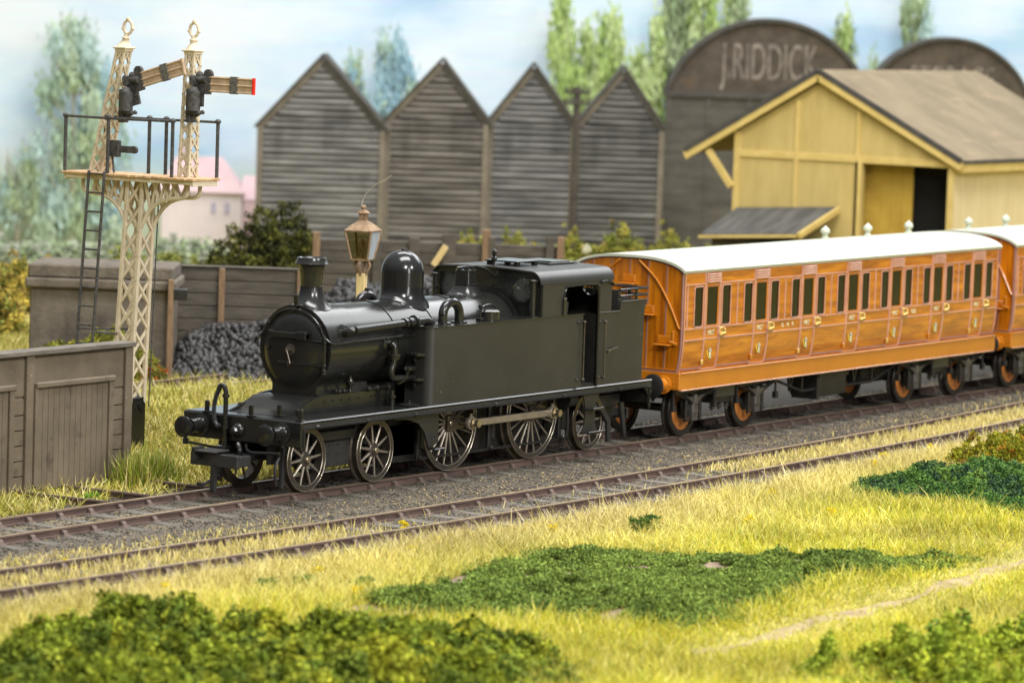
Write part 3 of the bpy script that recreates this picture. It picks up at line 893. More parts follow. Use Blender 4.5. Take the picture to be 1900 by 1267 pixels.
for s in (-1, 1):
    co = (1, 0, 0, 0) if s < 0 else (0, 0, 0, 1)
    y0, y1 = sorted((s * 1.22, s * 0.66))
    m = MB().prism(rrect(3.86, 8.87, y0, y1, 0.17, co), 'z', 1.312, 2.68)
    tk = L_(m, 'side_tank', BLKM, angle=30)
    y0, y1 = sorted((s * 1.236, s * 0.66))
    MB().prism(rrect(3.84, 8.88, y0, y1, 0.18, co), 'z', 2.68, 2.70).build('tank_top', BLK, tk)
    # steps on the front face
    for z in (2.20, 1.76):
        m = MB()
        yc = s * 0.93
        sh = [(3.86, yc - 0.16), (3.86, yc + 0.16), (3.78, yc + 0.15), (3.70, yc + 0.10), (3.67, yc), (3.70, yc - 0.10), (3.78, yc - 0.15)]
        m.prism(sh, 'z', z - 0.015, z + 0.02)
        m.prism([(a, b) for a, b in sh], 'z', z + 0.02, z + 0.026)
        for k in (-0.08, 0, 0.08): m.sphere((3.78, yc + k, z + 0.03), 0.02, 6)
        m.bar((3.80, yc, z - 0.01), (3.87, yc, z - 0.11), 0.2, 0.015, (0, 1, 0))
        m.build('tank_step', BLK, tk)
    # vertical handrail at the rear edge
    m = MB().cyl((8.845, s * 1.27, 1.45), (8.845, s * 1.27, 2.55), 0.016, n=8)
    for z in (1.46, 2.54):
        m.cyl((8.845, s * 1.215, z), (8.845, s * 1.27, z), 0.022, n=8); m.sphere((8.845, s * 1.27, z), 0.036, 8)
        m.sphere((8.70, s * 1.23, z), 0.034, 8)
    m.build('handrail', RIM, tk)
    # balance pipe hoop and filler on the tank top
    ar = [(4.60, s * 0.93, 2.69), (4.60, s * 0.93, 2.86)]
    for k in range(9):
        t = PI * (1 - k / 8); ar.append((4.86 + 0.26 * math.cos(t), s * 0.93, 2.86 + 0.22 * math.sin(t)))
    ar += [(5.12, s * 0.93, 2.69)]
    m = MB().tube(ar, 0.085, 14, smooth=2)
    for x in (4.60, 5.12): m.cyl((x, s * 0.93, 2.70), (x, s * 0.93, 2.725), 0.15, n=20)
    m.cyl((4.86, s * 0.93, 3.13), (4.86, s * 0.93, 3.21), 0.05, 0.035, n=10)
    m.build('balance_pipe', BLK, tk)
    m = MB().lathe([(0.0, 0), (0.21, 0), (0.21, 0.14), (0.225, 0.145), (0.225, 0.165), (0.17, 0.20), (0.0, 0.215)], (6.05, s * 0.95, 2.70), (0, 0, 1), 32, False)
    m.tube([(5.78, s * 0.95, 2.70), (5.78, s * 0.95, 2.90), (5.80, s * 0.95, 2.93), (5.95, s * 0.95, 2.97), (6.15, s * 0.95, 2.97), (6.28, s * 0.95, 2.92), (6.29, s * 0.95, 2.84)], 0.022, 8, smooth=2)
    m.box(5.72, 5.84, s * 0.95 - 0.06, s * 0.95 + 0.06, 2.70, 2.76, 0.01); m.sphere((5.78, s * 0.95, 2.96), 0.045, 8)
    m.build('filler_lid', BLK, tk)
    # feed pipe along the boiler from smokebox to tank
    m = MB().lathe([(0.0, 0), (0.15, 0), (0.15, 0.03), (0.0, 0.03)], (1.90, s * 0.66, 2.66), (0, s, 0.35), 24, False)
    for k in range(6):
        t = 2 * PI * k / 6; m.sphere((1.90 + 0.12 * math.cos(t), s * 0.715, 2.67 + 0.12 * math.sin(t)), 0.018, 6)
    m.tube([(1.90, s * 0.66, 2.66), (1.92, s * 0.80, 2.70), (2.0, s * 0.875, 2.72), (2.12, s * 0.89, 2.725), (3.9, s * 0.90, 2.78), (4.12, s * 0.91, 2.78), (4.24, s * 0.92, 2.74), (4.27, s * 0.92, 2.66)], 0.075, 14, smooth=4)
    for x0, x1, r in ((3.42, 3.50, 0.095), (3.56, 3.72, 0.095), (3.72, 3.78, 0.125)):
        m.cyl((x0, s * 0.897, 2.78 - (3.9 - x0) * 0.031), (x1, s * 0.898, 2.78 - (3.9 - x1) * 0.031), r, n=18)
    m.cyl((4.27, s * 0.92, 2.70), (4.27, s * 0.92, 2.72), 0.15, n=20)
    L_(m, 'feed_pipe', BLK)
    # clack valve and its bent pipe
    m = MB().lathe([(0.0, 0), (0.13, 0), (0.13, 0.03), (0.07, 0.06), (0.07, 0.14), (0.0, 0.15)], (3.20, s * 0.70, 2.40), (0, s, 0), 18, False)
    m.tube([(3.20, s * 0.82, 2.42), (3.22, s * 0.86, 2.36), (3.22, s * 0.86, 2.2), (3.20, s * 0.85, 2.05), (3.16, s * 0.84, 1.93), (3.20, s * 0.84, 1.83), (3.34, s * 0.84, 1.80), (3.86, s * 0.84, 1.78)], 0.062, 12, smooth=4)
    m.cyl((3.22, s * 0.86, 2.20), (3.22, s * 0.86, 2.245), 0.115, n=16); m.cyl((3.22, s * 0.86, 2.15), (3.22, s * 0.86, 2.19), 0.10, n=16)
    m.box(3.55, 3.8, s * 0.9 - 0.06, s * 0.9 + 0.06, 1.92, 2.0, 0.012); m.sphere((3.52, s * 0.9, 1.96), 0.04, 8)
    m.tube([(3.6, s * 0.9, 1.92), (3.58, s * 0.88, 1.82), (3.5, s * 0.86, 1.74), (3.42, s * 0.8, 1.70)], 0.03, 8, smooth=3)
    L_(m, 'clack_valve', BLK)

# ------------------------------------------------------------------ cab and bunker
def arc(cx, cz, r, a0, a1, n):
    return [(cx + r * math.cos(math.radians(a0 + (a1 - a0) * k / n)), cz + r * math.sin(math.radians(a0 + (a1 - a0) * k / n))) for k in range(n + 1)]


ZR, RC = 3.30, 0.21          # roof springing and corner radius
def roof_profile(off=0.0):
    P_ = [(-1.20 - off, 2.6)]
    P_ += [(a, b) for a, b in arc(-1.20 + RC, ZR, RC + off, 180, 96, 8)]
    P_ += [(y, ZR + RC + off + 0.035 * (1 - (y / 0.98) ** 2)) for y in np.linspace(-0.85, 0.85, 9)]
    P_ += [(a, b) for a, b in arc(1.20 - RC, ZR, RC + off, 84, 0, 8)]
    P_ += [(1.20 + off, 2.6)]
    return P_


outer = roof_profile()
outer[0] = (-1.20, 1.31); outer[-1] = (1.20, 1.31)
def circ(cy, cz, r, n=32): return [(cy + r * math.cos(2 * PI * k / n), cz + r * math.sin(2 * PI * k / n)) for k in range(n)]


for nm, x0, hr_ in (('cab_front', 7.42, 0.235), ('cab_rear', 9.84, 0.235)):
    m = MB().plate(outer, [circ(-0.79, 3.19, hr_), circ(0.79, 3.19, hr_)], 'x', x0, x0 + 0.03)
    if nm == 'cab_front':
        for a, b in ((-0.18, 3.42), (-0.26, 3.42), (-0.34, 3.41), (-0.34, 3.33), (-0.34, 3.25), (-0.18, 3.25), (-0.18, 3.18), (-0.26, 3.18), (-0.34, 3.18), (1.05, 3.28), (1.05, 3.20), (1.05, 3.12), (-0.52, 3.16)):
            m.sphere((7.415, a, b), 0.018, 6)
    cf = L_(m, nm, BLK, angle=30)
    for s in (-1, 1):
        w = MB().lathe([(hr_ - 0.012, -0.03), (hr_ + 0.03, -0.03), (hr_ + 0.03, 0.05), (hr_ - 0.012, 0.05)], (x0, s * 0.79, 3.19), (1, 0, 0), 36, False, True).build('window', BLK, cf)
        MB().lathe([(0.0, 0), (hr_, 0), (hr_, 0.006), (0, 0.006)], (x0 + 0.012, s * 0.79, 3.19), (1, 0, 0), 32, False).build('pane', GLASS, w)
        if nm == 'cab_rear':
            b = MB()
            for k in (-0.14, -0.05, 0.05, 0.14):
                b.cyl((x0 + 0.05, s * 0.79 + k, 2.96), (x0 + 0.05, s * 0.79 + k, 3.42), 0.013, n=6)
                b.cyl((x0 + 0.06, s * 0.79 - 0.23, 3.19 + k), (x0 + 0.06, s * 0.79 + 0.23, 3.19 + k), 0.011, n=6)
            b.build('window_bars', UND, w)
# sides with the door opening
side = [(7.45, 2.70), (8.18, 2.70), (8.18, 3.08)] + [(8.18 + 0.16 - 0.16 * math.cos(t), 3.08 + 0.16 * math.sin(t)) for t in np.linspace(0.2, PI / 2, 6)] + \
       [(9.42 - 0.16 + 0.16 * math.sin(t), 3.08 + 0.16 * math.cos(t)) for t in np.linspace(0, PI / 2 - 0.2, 6)] + \
       [(9.42, 3.08), (9.42, 1.312), (11.06, 1.312), (11.075, 2.55), (11.10, 2.68), (11.18, 2.86), (10.19, 2.86), (10.17, 2.68), (9.87, 2.68), (9.87, 3.30), (7.45, 3.30)]
for s in (-1, 1):
    m = MB().prism(side, 'y', s * 1.20 - 0.015, s * 1.20 + 0.015)
    cs = L_(m, 'cab_side', BLKM, angle=30)
    bd = [(8.19, 2.70), (8.19, 3.06), (8.24, 3.17), (8.34, 3.235), (9.26, 3.235), (9.36, 3.17), (9.41, 3.06), (9.41, 1.33)]
    MB().tube([(a, s * 1.222, b) for a, b in bd], 0.022, 8, smooth=3).build('door_beading', BLK, cs)
    m = MB().tube([(9.43, s * 1.222, 2.685), (10.17, s * 1.222, 2.685), (10.19, s * 1.222, 2.86), (11.17, s * 1.222, 2.865)], 0.014, 6)
    m.build('bunker_beading', RIM, cs)
    m = MB().cyl((9.60, s * 1.265, 1.45), (9.60, s * 1.265, 2.52), 0.016, n=8)
    for z in (1.46, 2.51):
        m.cyl((9.60, s * 1.21, z), (9.60, s * 1.265, z), 0.022, n=8); m.sphere((9.60, s * 1.265, z), 0.036, 8); m.sphere((9.46, s * 1.23, z), 0.034, 8)
    m.build('handrail', RIM, cs)
    m = MB().cyl((9.78, s * 1.21, 1.94), (9.78, s * 1.25, 1.94), 0.035, n=10)
    m.bar((9.74, s * 1.26, 1.95), (10.06, s * 1.27, 2.0), 0.025, 0.03, bev=0.005)
    m.build('lamp_hook', RIM, cs)
    m = MB().box(8.14, 8.24, s * 1.235 - 0.012, s * 1.235 + 0.012, 2.69, 3.02, 0.008)
    m.build('draught_screen', BLK, cs)
    m = MB().tube([(9.48, s * 1.22, 3.26), (9.62, s * 1.25, 3.28), (9.80, s * 1.25, 3.25), (9.90, s * 1.23, 3.20)], 0.022, 8, smooth=3)
    m.sphere((9.48, s * 1.23, 3.26), 0.035, 8); m.sphere((9.90, s * 1.23, 3.20), 0.03, 8)
    m.build('grab_rail', BLK, cs)
# roof
pr = roof_profile(0.0)[1:-1]; po = roof_profile(0.028)[1:-1]
loop = po + pr[::-1]
R_ = [[(x, y, z) for y, z in loop] for x in (7.36, 8.2, 9.0, 9.92)]
rf = L_(MB().rings(R_), 'cab_roof', BLKM, angle=40)
m = MB()
m.box(7.75, 8.55, -0.42, 0.30, 3.64, 3.665, 0.006)
for x in (7.85, 8.45):
    for y in (-0.36, 0.24): m.box(x - 0.05, x + 0.05, y - 0.04, y + 0.04, 3.54, 3.64)
m.box(8.75, 9.75, -0.50, 0.35, 3.575, 3.60, 0.006)
m.box(8.95, 9.6, -0.42, 0.28, 3.60, 3.622, 0.006)
m.build('roof_ventilator', BLK, rf)
m = MB().lathe([(0.05, 0), (0.05, 0.03), (0.025, 0.05), (0.025, 0.10), (0.055, 0.13), (0.055, 0.17), (0.02, 0.19), (0.03, 0.21), (0.05, 0.25), (0.05, 0.29), (0.02, 0.32), (0.0, 0.33)], (7.62, 0.0, 3.55), (0, 0, 1), 14, False)
m.build('whistle', BLK, rf)
for s in (-1, 1):
    m = MB().cyl((7.30, s * 1.09, 2.70), (7.30, s * 1.09, 3.36), 0.052, n=16)
    m.lathe([(0.05, 0), (0.09, 0.01), (0.09, 0.035), (0.07, 0.045), (0.0, 0.05)], (7.30, s * 1.09, 3.345), (0, 0, 1), 16)
    m.cyl((7.30, s * 1.09, 2.70), (7.30, s * 1.09, 2.72), 0.11, n=16)
    m.sphere((7.28, s * 1.04, 3.14), 0.035, 8)
    L_(m, 'tank_vent', BLK)
# inside
m = MB().box(7.45, 7.8, -0.7, 0.7, 1.31, 3.0, 0.03)
m.cyl((7.8, -0.2, 2.3), (7.92, -0.2, 2.3), 0.2, n=16)
m.tube([(8.55, -0.9, 2.7), (8.7, -0.9, 2.7), (8.76, -0.9, 2.72), (8.78, -0.9, 2.9)], 0.035, 8, smooth=2)
L_(m, 'backhead', UND)
L_(MB().box(7.45, 9.84, -1.17, 1.17, 1.312, 1.36).box(9.42, 9.84, -1.15, 1.15, 1.36, 2.66), 'cab_floor', UND)
m = MB().box(9.87, 11.05, -1.18, 1.18, 1.312, 2.5)
m.prism([(11.03, 1.312), (11.07, 1.312), (11.085, 2.55), (11.19, 2.86), (11.15, 2.86), (11.045, 2.56)], 'y', -1.19, 1.19)
m.box(10.17, 10.20, -1.18, 1.18, 2.5, 3.08)
bk = L_(m, 'bunker', BLKM)
m = MB()
for z in (2.955, 3.08):
    m.tube([(10.20, -1.20, z), (11.20, -1.20, z), (11.22, -1.18, z), (11.22, 1.18, z), (11.20, 1.20, z), (10.20, 1.20, z)], 0.022, 8)
for x in (10.22, 10.85):
    for s in (-1, 1): m.box(x - 0.03, x + 0.03, s * 1.17 - 0.012, s * 1.17 + 0.012, 2.6, 3.09)
for y in (-0.8, 0, 0.8): m.box(11.18, 11.21, y - 0.03, y + 0.03, 2.6, 3.09)
m.build('coal_rail', BLK, bk)

# ------------------------------------------------------------------ guard plates, steps, bogie, wheels, rods
for s in (-1, 1):
    y0, y1 = sorted((s * 1.0, s * 1.035))
    g_ = [(3.05, 1.17), (4.42, 1.17), (4.42, 0.60), (4.12, 0.52), (4.08, 0.62), (3.98, 0.82), (3.80, 0.98), (3.5, 1.07), (3.05, 1.10)]
    m = MB().prism(g_, 'y', y0, y1)
    for x in (4.2, 4.32): m.sphere((x, s * 1.04, 0.72), 0.02, 6)
    gp = L_(m, 'guard_plate', BLKM)
    m = MB().box(4.06, 4.40, min(s * 1.03, s * 1.22), max(s * 1.03, s * 1.22), 0.50, 0.53, 0.01)
    for x in (4.14, 4.23, 4.32): m.sphere((x, s * 1.13, 0.535), 0.02, 6)
    m.build('step', BLK, gp)
    # cab steps
    g_ = [(9.02, 1.17), (9.62, 1.17), (9.55, 1.02), (9.47, 0.92), (9.49, 0.60), (9.56, 0.44), (8.98, 0.40), (9.10, 0.55), (9.14, 0.80), (9.10, 1.02)]
    m = MB().prism(g_, 'y', s * 1.16 - 0.015, s * 1.16 + 0.015)
    sp_ = L_(m, 'cab_step', BLKM)
    for z, xa, xb in ((0.86, 9.12, 9.50), (0.42, 8.98, 9.55)):
        m = MB().box(xa, xb, min(s * 1.16, s * 1.36), max(s * 1.16, s * 1.36), z, z + 0.025, 0.008)
        m.box(xa, xb, min(s * 1.345, s * 1.365), max(s * 1.345, s * 1.365), z, z + 0.05, 0.006)
        m.build('tread', BLK, sp_)
    # brake gear
    m = MB()
    for x in (6.55, 4.25, 8.95):
        m.box(x - 0.05, x + 0.05, s * 0.70 - 0.04, s * 0.70 + 0.04, 0.28, 1.2, 0.012)
        m.prism([(x + 0.03, 0.5), (x + 0.14, 0.45), (x + 0.16, 0.8), (x + 0.05, 0.85)], 'y', s * 0.70 - 0.05, s * 0.70 + 0.05)
        m.sphere((x, s * 0.76, 0.32), 0.05, 8); m.sphere((x, s * 0.76, 0.85), 0.05, 8)
    m.box(4.2, 9.0, s * 0.70 - 0.02, s * 0.70 + 0.02, 0.26, 0.31)
    m.tube([(8.9, s * 0.9, 1.15), (8.92, s * 0.92, 0.6), (8.9, s * 0.9, 0.35), (8.85, s * 0.8, 0.18)], 0.03, 8, smooth=2)
    m.lathe([(0.16, 0), (0.16, 0.3)], (8.7, s * 0.95, 1.08), (1, 0, 0), 16)
    L_(m, 'brake_gear', UND)
    # rear bogie bracket and guard irons
    m = MB().box(10.15, 11.2, s * 0.62 - 0.04, s * 0.62 + 0.04, 0.78, 1.0, 0.01)
    m.prism([(10.2, 0.8), (10.36, 0.8), (10.62, 0.52), (10.62, 0.12), (10.52, 0.12), (10.5, 0.48)], 'y', s * 0.80 - 0.03, s * 0.80 + 0.03)
    m.prism([(10.95, 0.85), (11.08, 0.85), (11.2, 0.25), (11.12, 0.2)], 'y', s * 0.80 - 0.03, s * 0.80 + 0.03)
    L_(m, 'guard_iron', PLA)
    m = MB().prism([(10.6, 1.26), (11.38, 1.26), (11.38, 0.95), (11.25, 1.12), (11.0, 1.2)], 'y', s * 1.19 - 0.015, s * 1.19 + 0.015)
    L_(m, 'frame_bracket', BLKM)
L_(MB().box(10.3, 11.5, -0.4, 0.4, 0.62, 0.86, 0.01).box(11.5, 11.75, -0.3, 0.3, 0.5, 0.66, 0.01).box(11.75, 11.82, -0.5, 0.5, 0.45, 0.66, 0.01), 'tension_lock_coupling', PLA)

m = MB()
for s in (-1, 1):
    m.box(0.45, 3.25, s * 0.50 - 0.03, s * 0.50 + 0.03, 0.42, 0.72, 0.01)
    m.box(1.50, 2.20, s * 0.60 - 0.08, s * 0.60 + 0.08, 0.36, 0.80, 0.015)
    m.box(1.35, 2.4, s * 0.58 - 0.06, s * 0.58 + 0.06, 0.80, 0.98, 0.02)
    for x in (1.58, 1.85, 2.12):
        for z in (0.42, 0.58, 0.74): m.sphere((x, s * 0.685, z), 0.018, 6)
    m.prism([(0.25, 0.8), (0.36, 0.8), (0.30, 0.1), (0.22, 0.12)], 'y', s * 0.66 - 0.03, s * 0.66 + 0.03)
    m.tube([(0.5, s * 0.6, 0.75), (0.2, s * 0.62, 0.6), (0.12, s * 0.62, 0.4), (0.2, s * 0.6, 0.15)], 0.03, 6, smooth=2)
m.box(1.2, 2.5, -0.5, 0.5, 0.5, 0.9, 0.02)
L_(m, 'bogie_frame', PLA)
protos = {}
for x, R, ns in ((0.85, 0.559, 10), (2.88, 0.559, 10), (5.21, 0.864, 18), (7.94, 0.864, 18), (9.93, 0.559, 10)):
    L_(MB().cyl((x, -0.6, R), (x, 0.6, R), 0.09, n=14), 'axle', UND)
    for s in (-1, 1):
        if R not in protos:
            w = make_wheel(R, ns, loco, RIM, STEEL, RIM, BRIGHT)
            protos[R] = w
        else:
            w = copy_tree(protos[R], loco)
        w.location = (x, s * 0.675, R)
        rot = random.uniform(0, 0.5)
        w.rotation_euler = (0, rot, 0) if s < 0 else (0, rot, PI)
for s in (-1, 1):
    m = MB()
    za = 0.864 + 0.0
    m.bar((5.50, s * 1.0, za), (8.23, s * 1.0, za), 0.05, 0.125, (0, 0, 1), 0.008)
    for x in (5.50, 8.23):
        m.lathe([(0.0, -0.045), (0.115, -0.045), (0.125, -0.03), (0.125, 0.03), (0.115, 0.045), (0, 0.045)], (x, s * 1.0, za), (0, 1, 0), 24, False)
        m.cyl((x, s * 1.0, za + 0.11), (x, s * 1.0, za + 0.17), 0.03, n=8)
    rod = L_(m, 'coupling_rod', STEEL)
    for x in (5.50, 8.23):
        mm = MB().cyl((x, s * 1.04, za), (x, s * 1.09, za), 0.095, n=20)
        mm.cyl((x, s * 1.09, za), (x, s * 1.19, za), 0.072, n=6)
        mm.cyl((x, s * 0.7, za), (x, s * 1.0, za), 0.06, n=12)
        mm.build('crank_pin', BRIGHT, rod)
    for x in (5.21, 7.94):
        m = MB().prism([(x - 0.14, 0.864 - 0.13), (x + 0.14, 0.864 - 0.13), (x + 0.38, 0.864 - 0.11), (x + 0.42, 0.864), (x + 0.38, 0.864 + 0.11), (x + 0.14, 0.864 + 0.13), (x - 0.14, 0.864 + 0.13)], 'y', min(s * 0.74, s * 0.79), max(s * 0.74, s * 0.79))
        L_(m, 'crank_web', RIM)
# ------------------------------------------------------------------ teak coaches
def teak(name, stretch, seed):
    return mat(name, (0.28, 0.075, 0.004), (0.60, 0.215, 0.007), c3=(0.45, 0.135, 0.004), rough=0.27, scale=1.0, stretch=stretch, detail=7, contrast=(0.33, 0.68), coat=0.5,
               streak=((0.17, 0.034, 0.003), (stretch[0] * 1.7 + seed, stretch[1], stretch[2] * 1.7), 0.56, 0.85))


TEAKH = teak('teak_side', (0.9, 1.0, 7.0), 0.0)
TEAKV = teak('teak_end', (6.0, 7.0, 0.7), 0.3)
TEAKD = teak('teak_door', (1.3, 1.0, 6.0), 0.9)
TEAKP = mat('teak_paint', (0.42, 0.135, 0.004), (0.48, 0.16, 0.005), rough=0.35, scale=1.5, coat=0.4, specks=0.05, speck_scale=5, speck_col=(0.75, 0.5, 0.25))
BEAD = mat('beading', (0.46, 0.22, 0.15), (0.56, 0.30, 0.21), rough=0.16, scale=3, coat=0.6)
LINE = mat('panel_line', (0.22, 0.12, 0.12), (0.30, 0.16, 0.13), rough=0.4, scale=3)
ROOF = mat('cream_roof', (0.43, 0.45, 0.35), (0.48, 0.50, 0.40), rough=0.32, scale=1.5, bump=0.05, bscale=30, specks=0.03, speck_scale=4, speck_col=(0.5, 0.48, 0.4))
BRASS = mat('brass', (0.75, 0.52, 0.16), (0.6, 0.4, 0.12), rough=0.35, metal=0.7, scale=14)
GILT = mat('gilt_lettering', (0.72, 0.68, 0.42), rough=0.5)
GOLD = mat('gold_monogram', (0.72, 0.56, 0.06), rough=0.45)
PALEB = mat('pale_monogram', (0.55, 0.66, 0.55), rough=0.5)
MANS = mat('mansell_wood', (0.40, 0.13, 0.025), (0.55, 0.20, 0.04), rough=0.5, scale=5)
SEAT = mat('dark_compartment', (0.05, 0.035, 0.025), (0.08, 0.06, 0.045), rough=0.9, scale=3)
SPR = mat('spring_leaf', (0.07, 0.065, 0.06), (0.11, 0.10, 0.09), rough=0.45, scale=5, metal=0.3)

CL = 13.9
DC = [1.11 + 1.965 * i for i in range(7)]
DW = 0.295
SY = [(1.345, -1.145), (1.45, -1.172), (1.6, -1.200), (1.8, -1.222), (2.0, -1.233), (2.20, -1.233), (2.235, -1.233), (3.005, -1.233), (3.06, -1.233), (3.31, -1.233)]


def side_y(z):
    for (z0, y0), (z1, y1) in zip(SY, SY[1:]):
        if z <= z1: return y0 + (y1 - y0) * (z - z0) / (z1 - z0)
    return -1.233


ZW0, ZW1 = 2.235, 3.005       # window band


def skin(mb, x0, x1, wins, sgn=1, th=0.03):
    """side sheet from x0 to x1 with window openings (xa, xb)"""
    xs_ = sorted({x0, x1, *[a for w in wins for a in w]})
    zs = [z for z, _ in SY]
    for xa, xb in zip(xs_, xs_[1:]):
        hole = any(a <= xa + 1e-6 and xb <= b + 1e-6 for a, b in wins)
        for z0, z1 in zip(zs, zs[1:]):
            if hole and z0 >= ZW0 - 1e-6 and z1 <= ZW1 + 1e-6: continue
            y0, y1 = side_y(z0) * sgn, side_y(z1) * sgn
            mb.add([(xa, y0, z0), (xb, y0, z0), (xb, y1, z1), (xa, y1, z1)], [(0, 1, 2, 3)])
    for a, b in wins:   # reveals
        y0 = -1.233 * sgn; y1 = (-1.233 + 0.05) * sgn
        for p, q in (((a, ZW0), (b, ZW0)), ((b, ZW0), (b, ZW1)), ((b, ZW1), (a, ZW1)), ((a, ZW1), (a, ZW0))):
            mb.add([(p[0], y0, p[1]), (q[0], y0, q[1]), (q[0], y1, q[1]), (p[0], y1, p[1])], [(0, 1, 2, 3)])
    return mb


def vbead(mb, x, z0, z1, w=0.03, t=0.018, sgn=1):
    zs = [z0] + [z for z, _ in SY if z0 < z < z1] + [z1]
    R = []
    for z in zs:
        y = side_y(z) * sgn
        R.append([(x - w / 2, y + 0.004 * sgn, z), (x - w / 4, y - t * sgn, z), (x + w / 4, y - t * sgn, z), (x + w / 2, y + 0.004 * sgn, z)])
    mb.rings(R)


def hbead(mb, x0, x1, z, w=0.034, t=0.02, sgn=1):
    y = side_y(z) * sgn
    yb = side_y(z - w / 2) * sgn; yt = side_y(z + w / 2) * sgn
    R = [[(x, yb + 0.004 * sgn, z - w / 2), (x, y - t * sgn, z - w / 4), (x, y - t * sgn, z + w / 4), (x, yt + 0.004 * sgn, z + w / 2)] for x in (x0, x1)]
    mb.rings(R)


def frame_bead(mb, x0, x1, z0, z1, r=0.05, rad=0.015, y=-1.24):
    P_ = []
    for cx, cz, a0 in ((x1 - r, z1 - r, 0), (x0 + r, z1 - r, 90), (x0 + r, z0 + r, 180), (x1 - r, z0 + r, 270)):
        for k in range(5):
            t = math.radians(a0 + 90 * k / 4)
            P_.append((cx + r * math.cos(t), y, cz + r * math.sin(t)))
    mb.tube(P_, rad, 6, closed=True)


def roof_arc(off, n=30, hw=1.265):
    P_ = []
    for k in range(n + 1):
        t = -1 + 2 * k / n
        y = hw * math.sin(t * PI / 2) if True else hw * t
        u = abs(y) / hw
        P_.append((y, 3.30 + off + 0.25 * max(1 - u ** 2.9, 0) ** 0.75))
    return P_


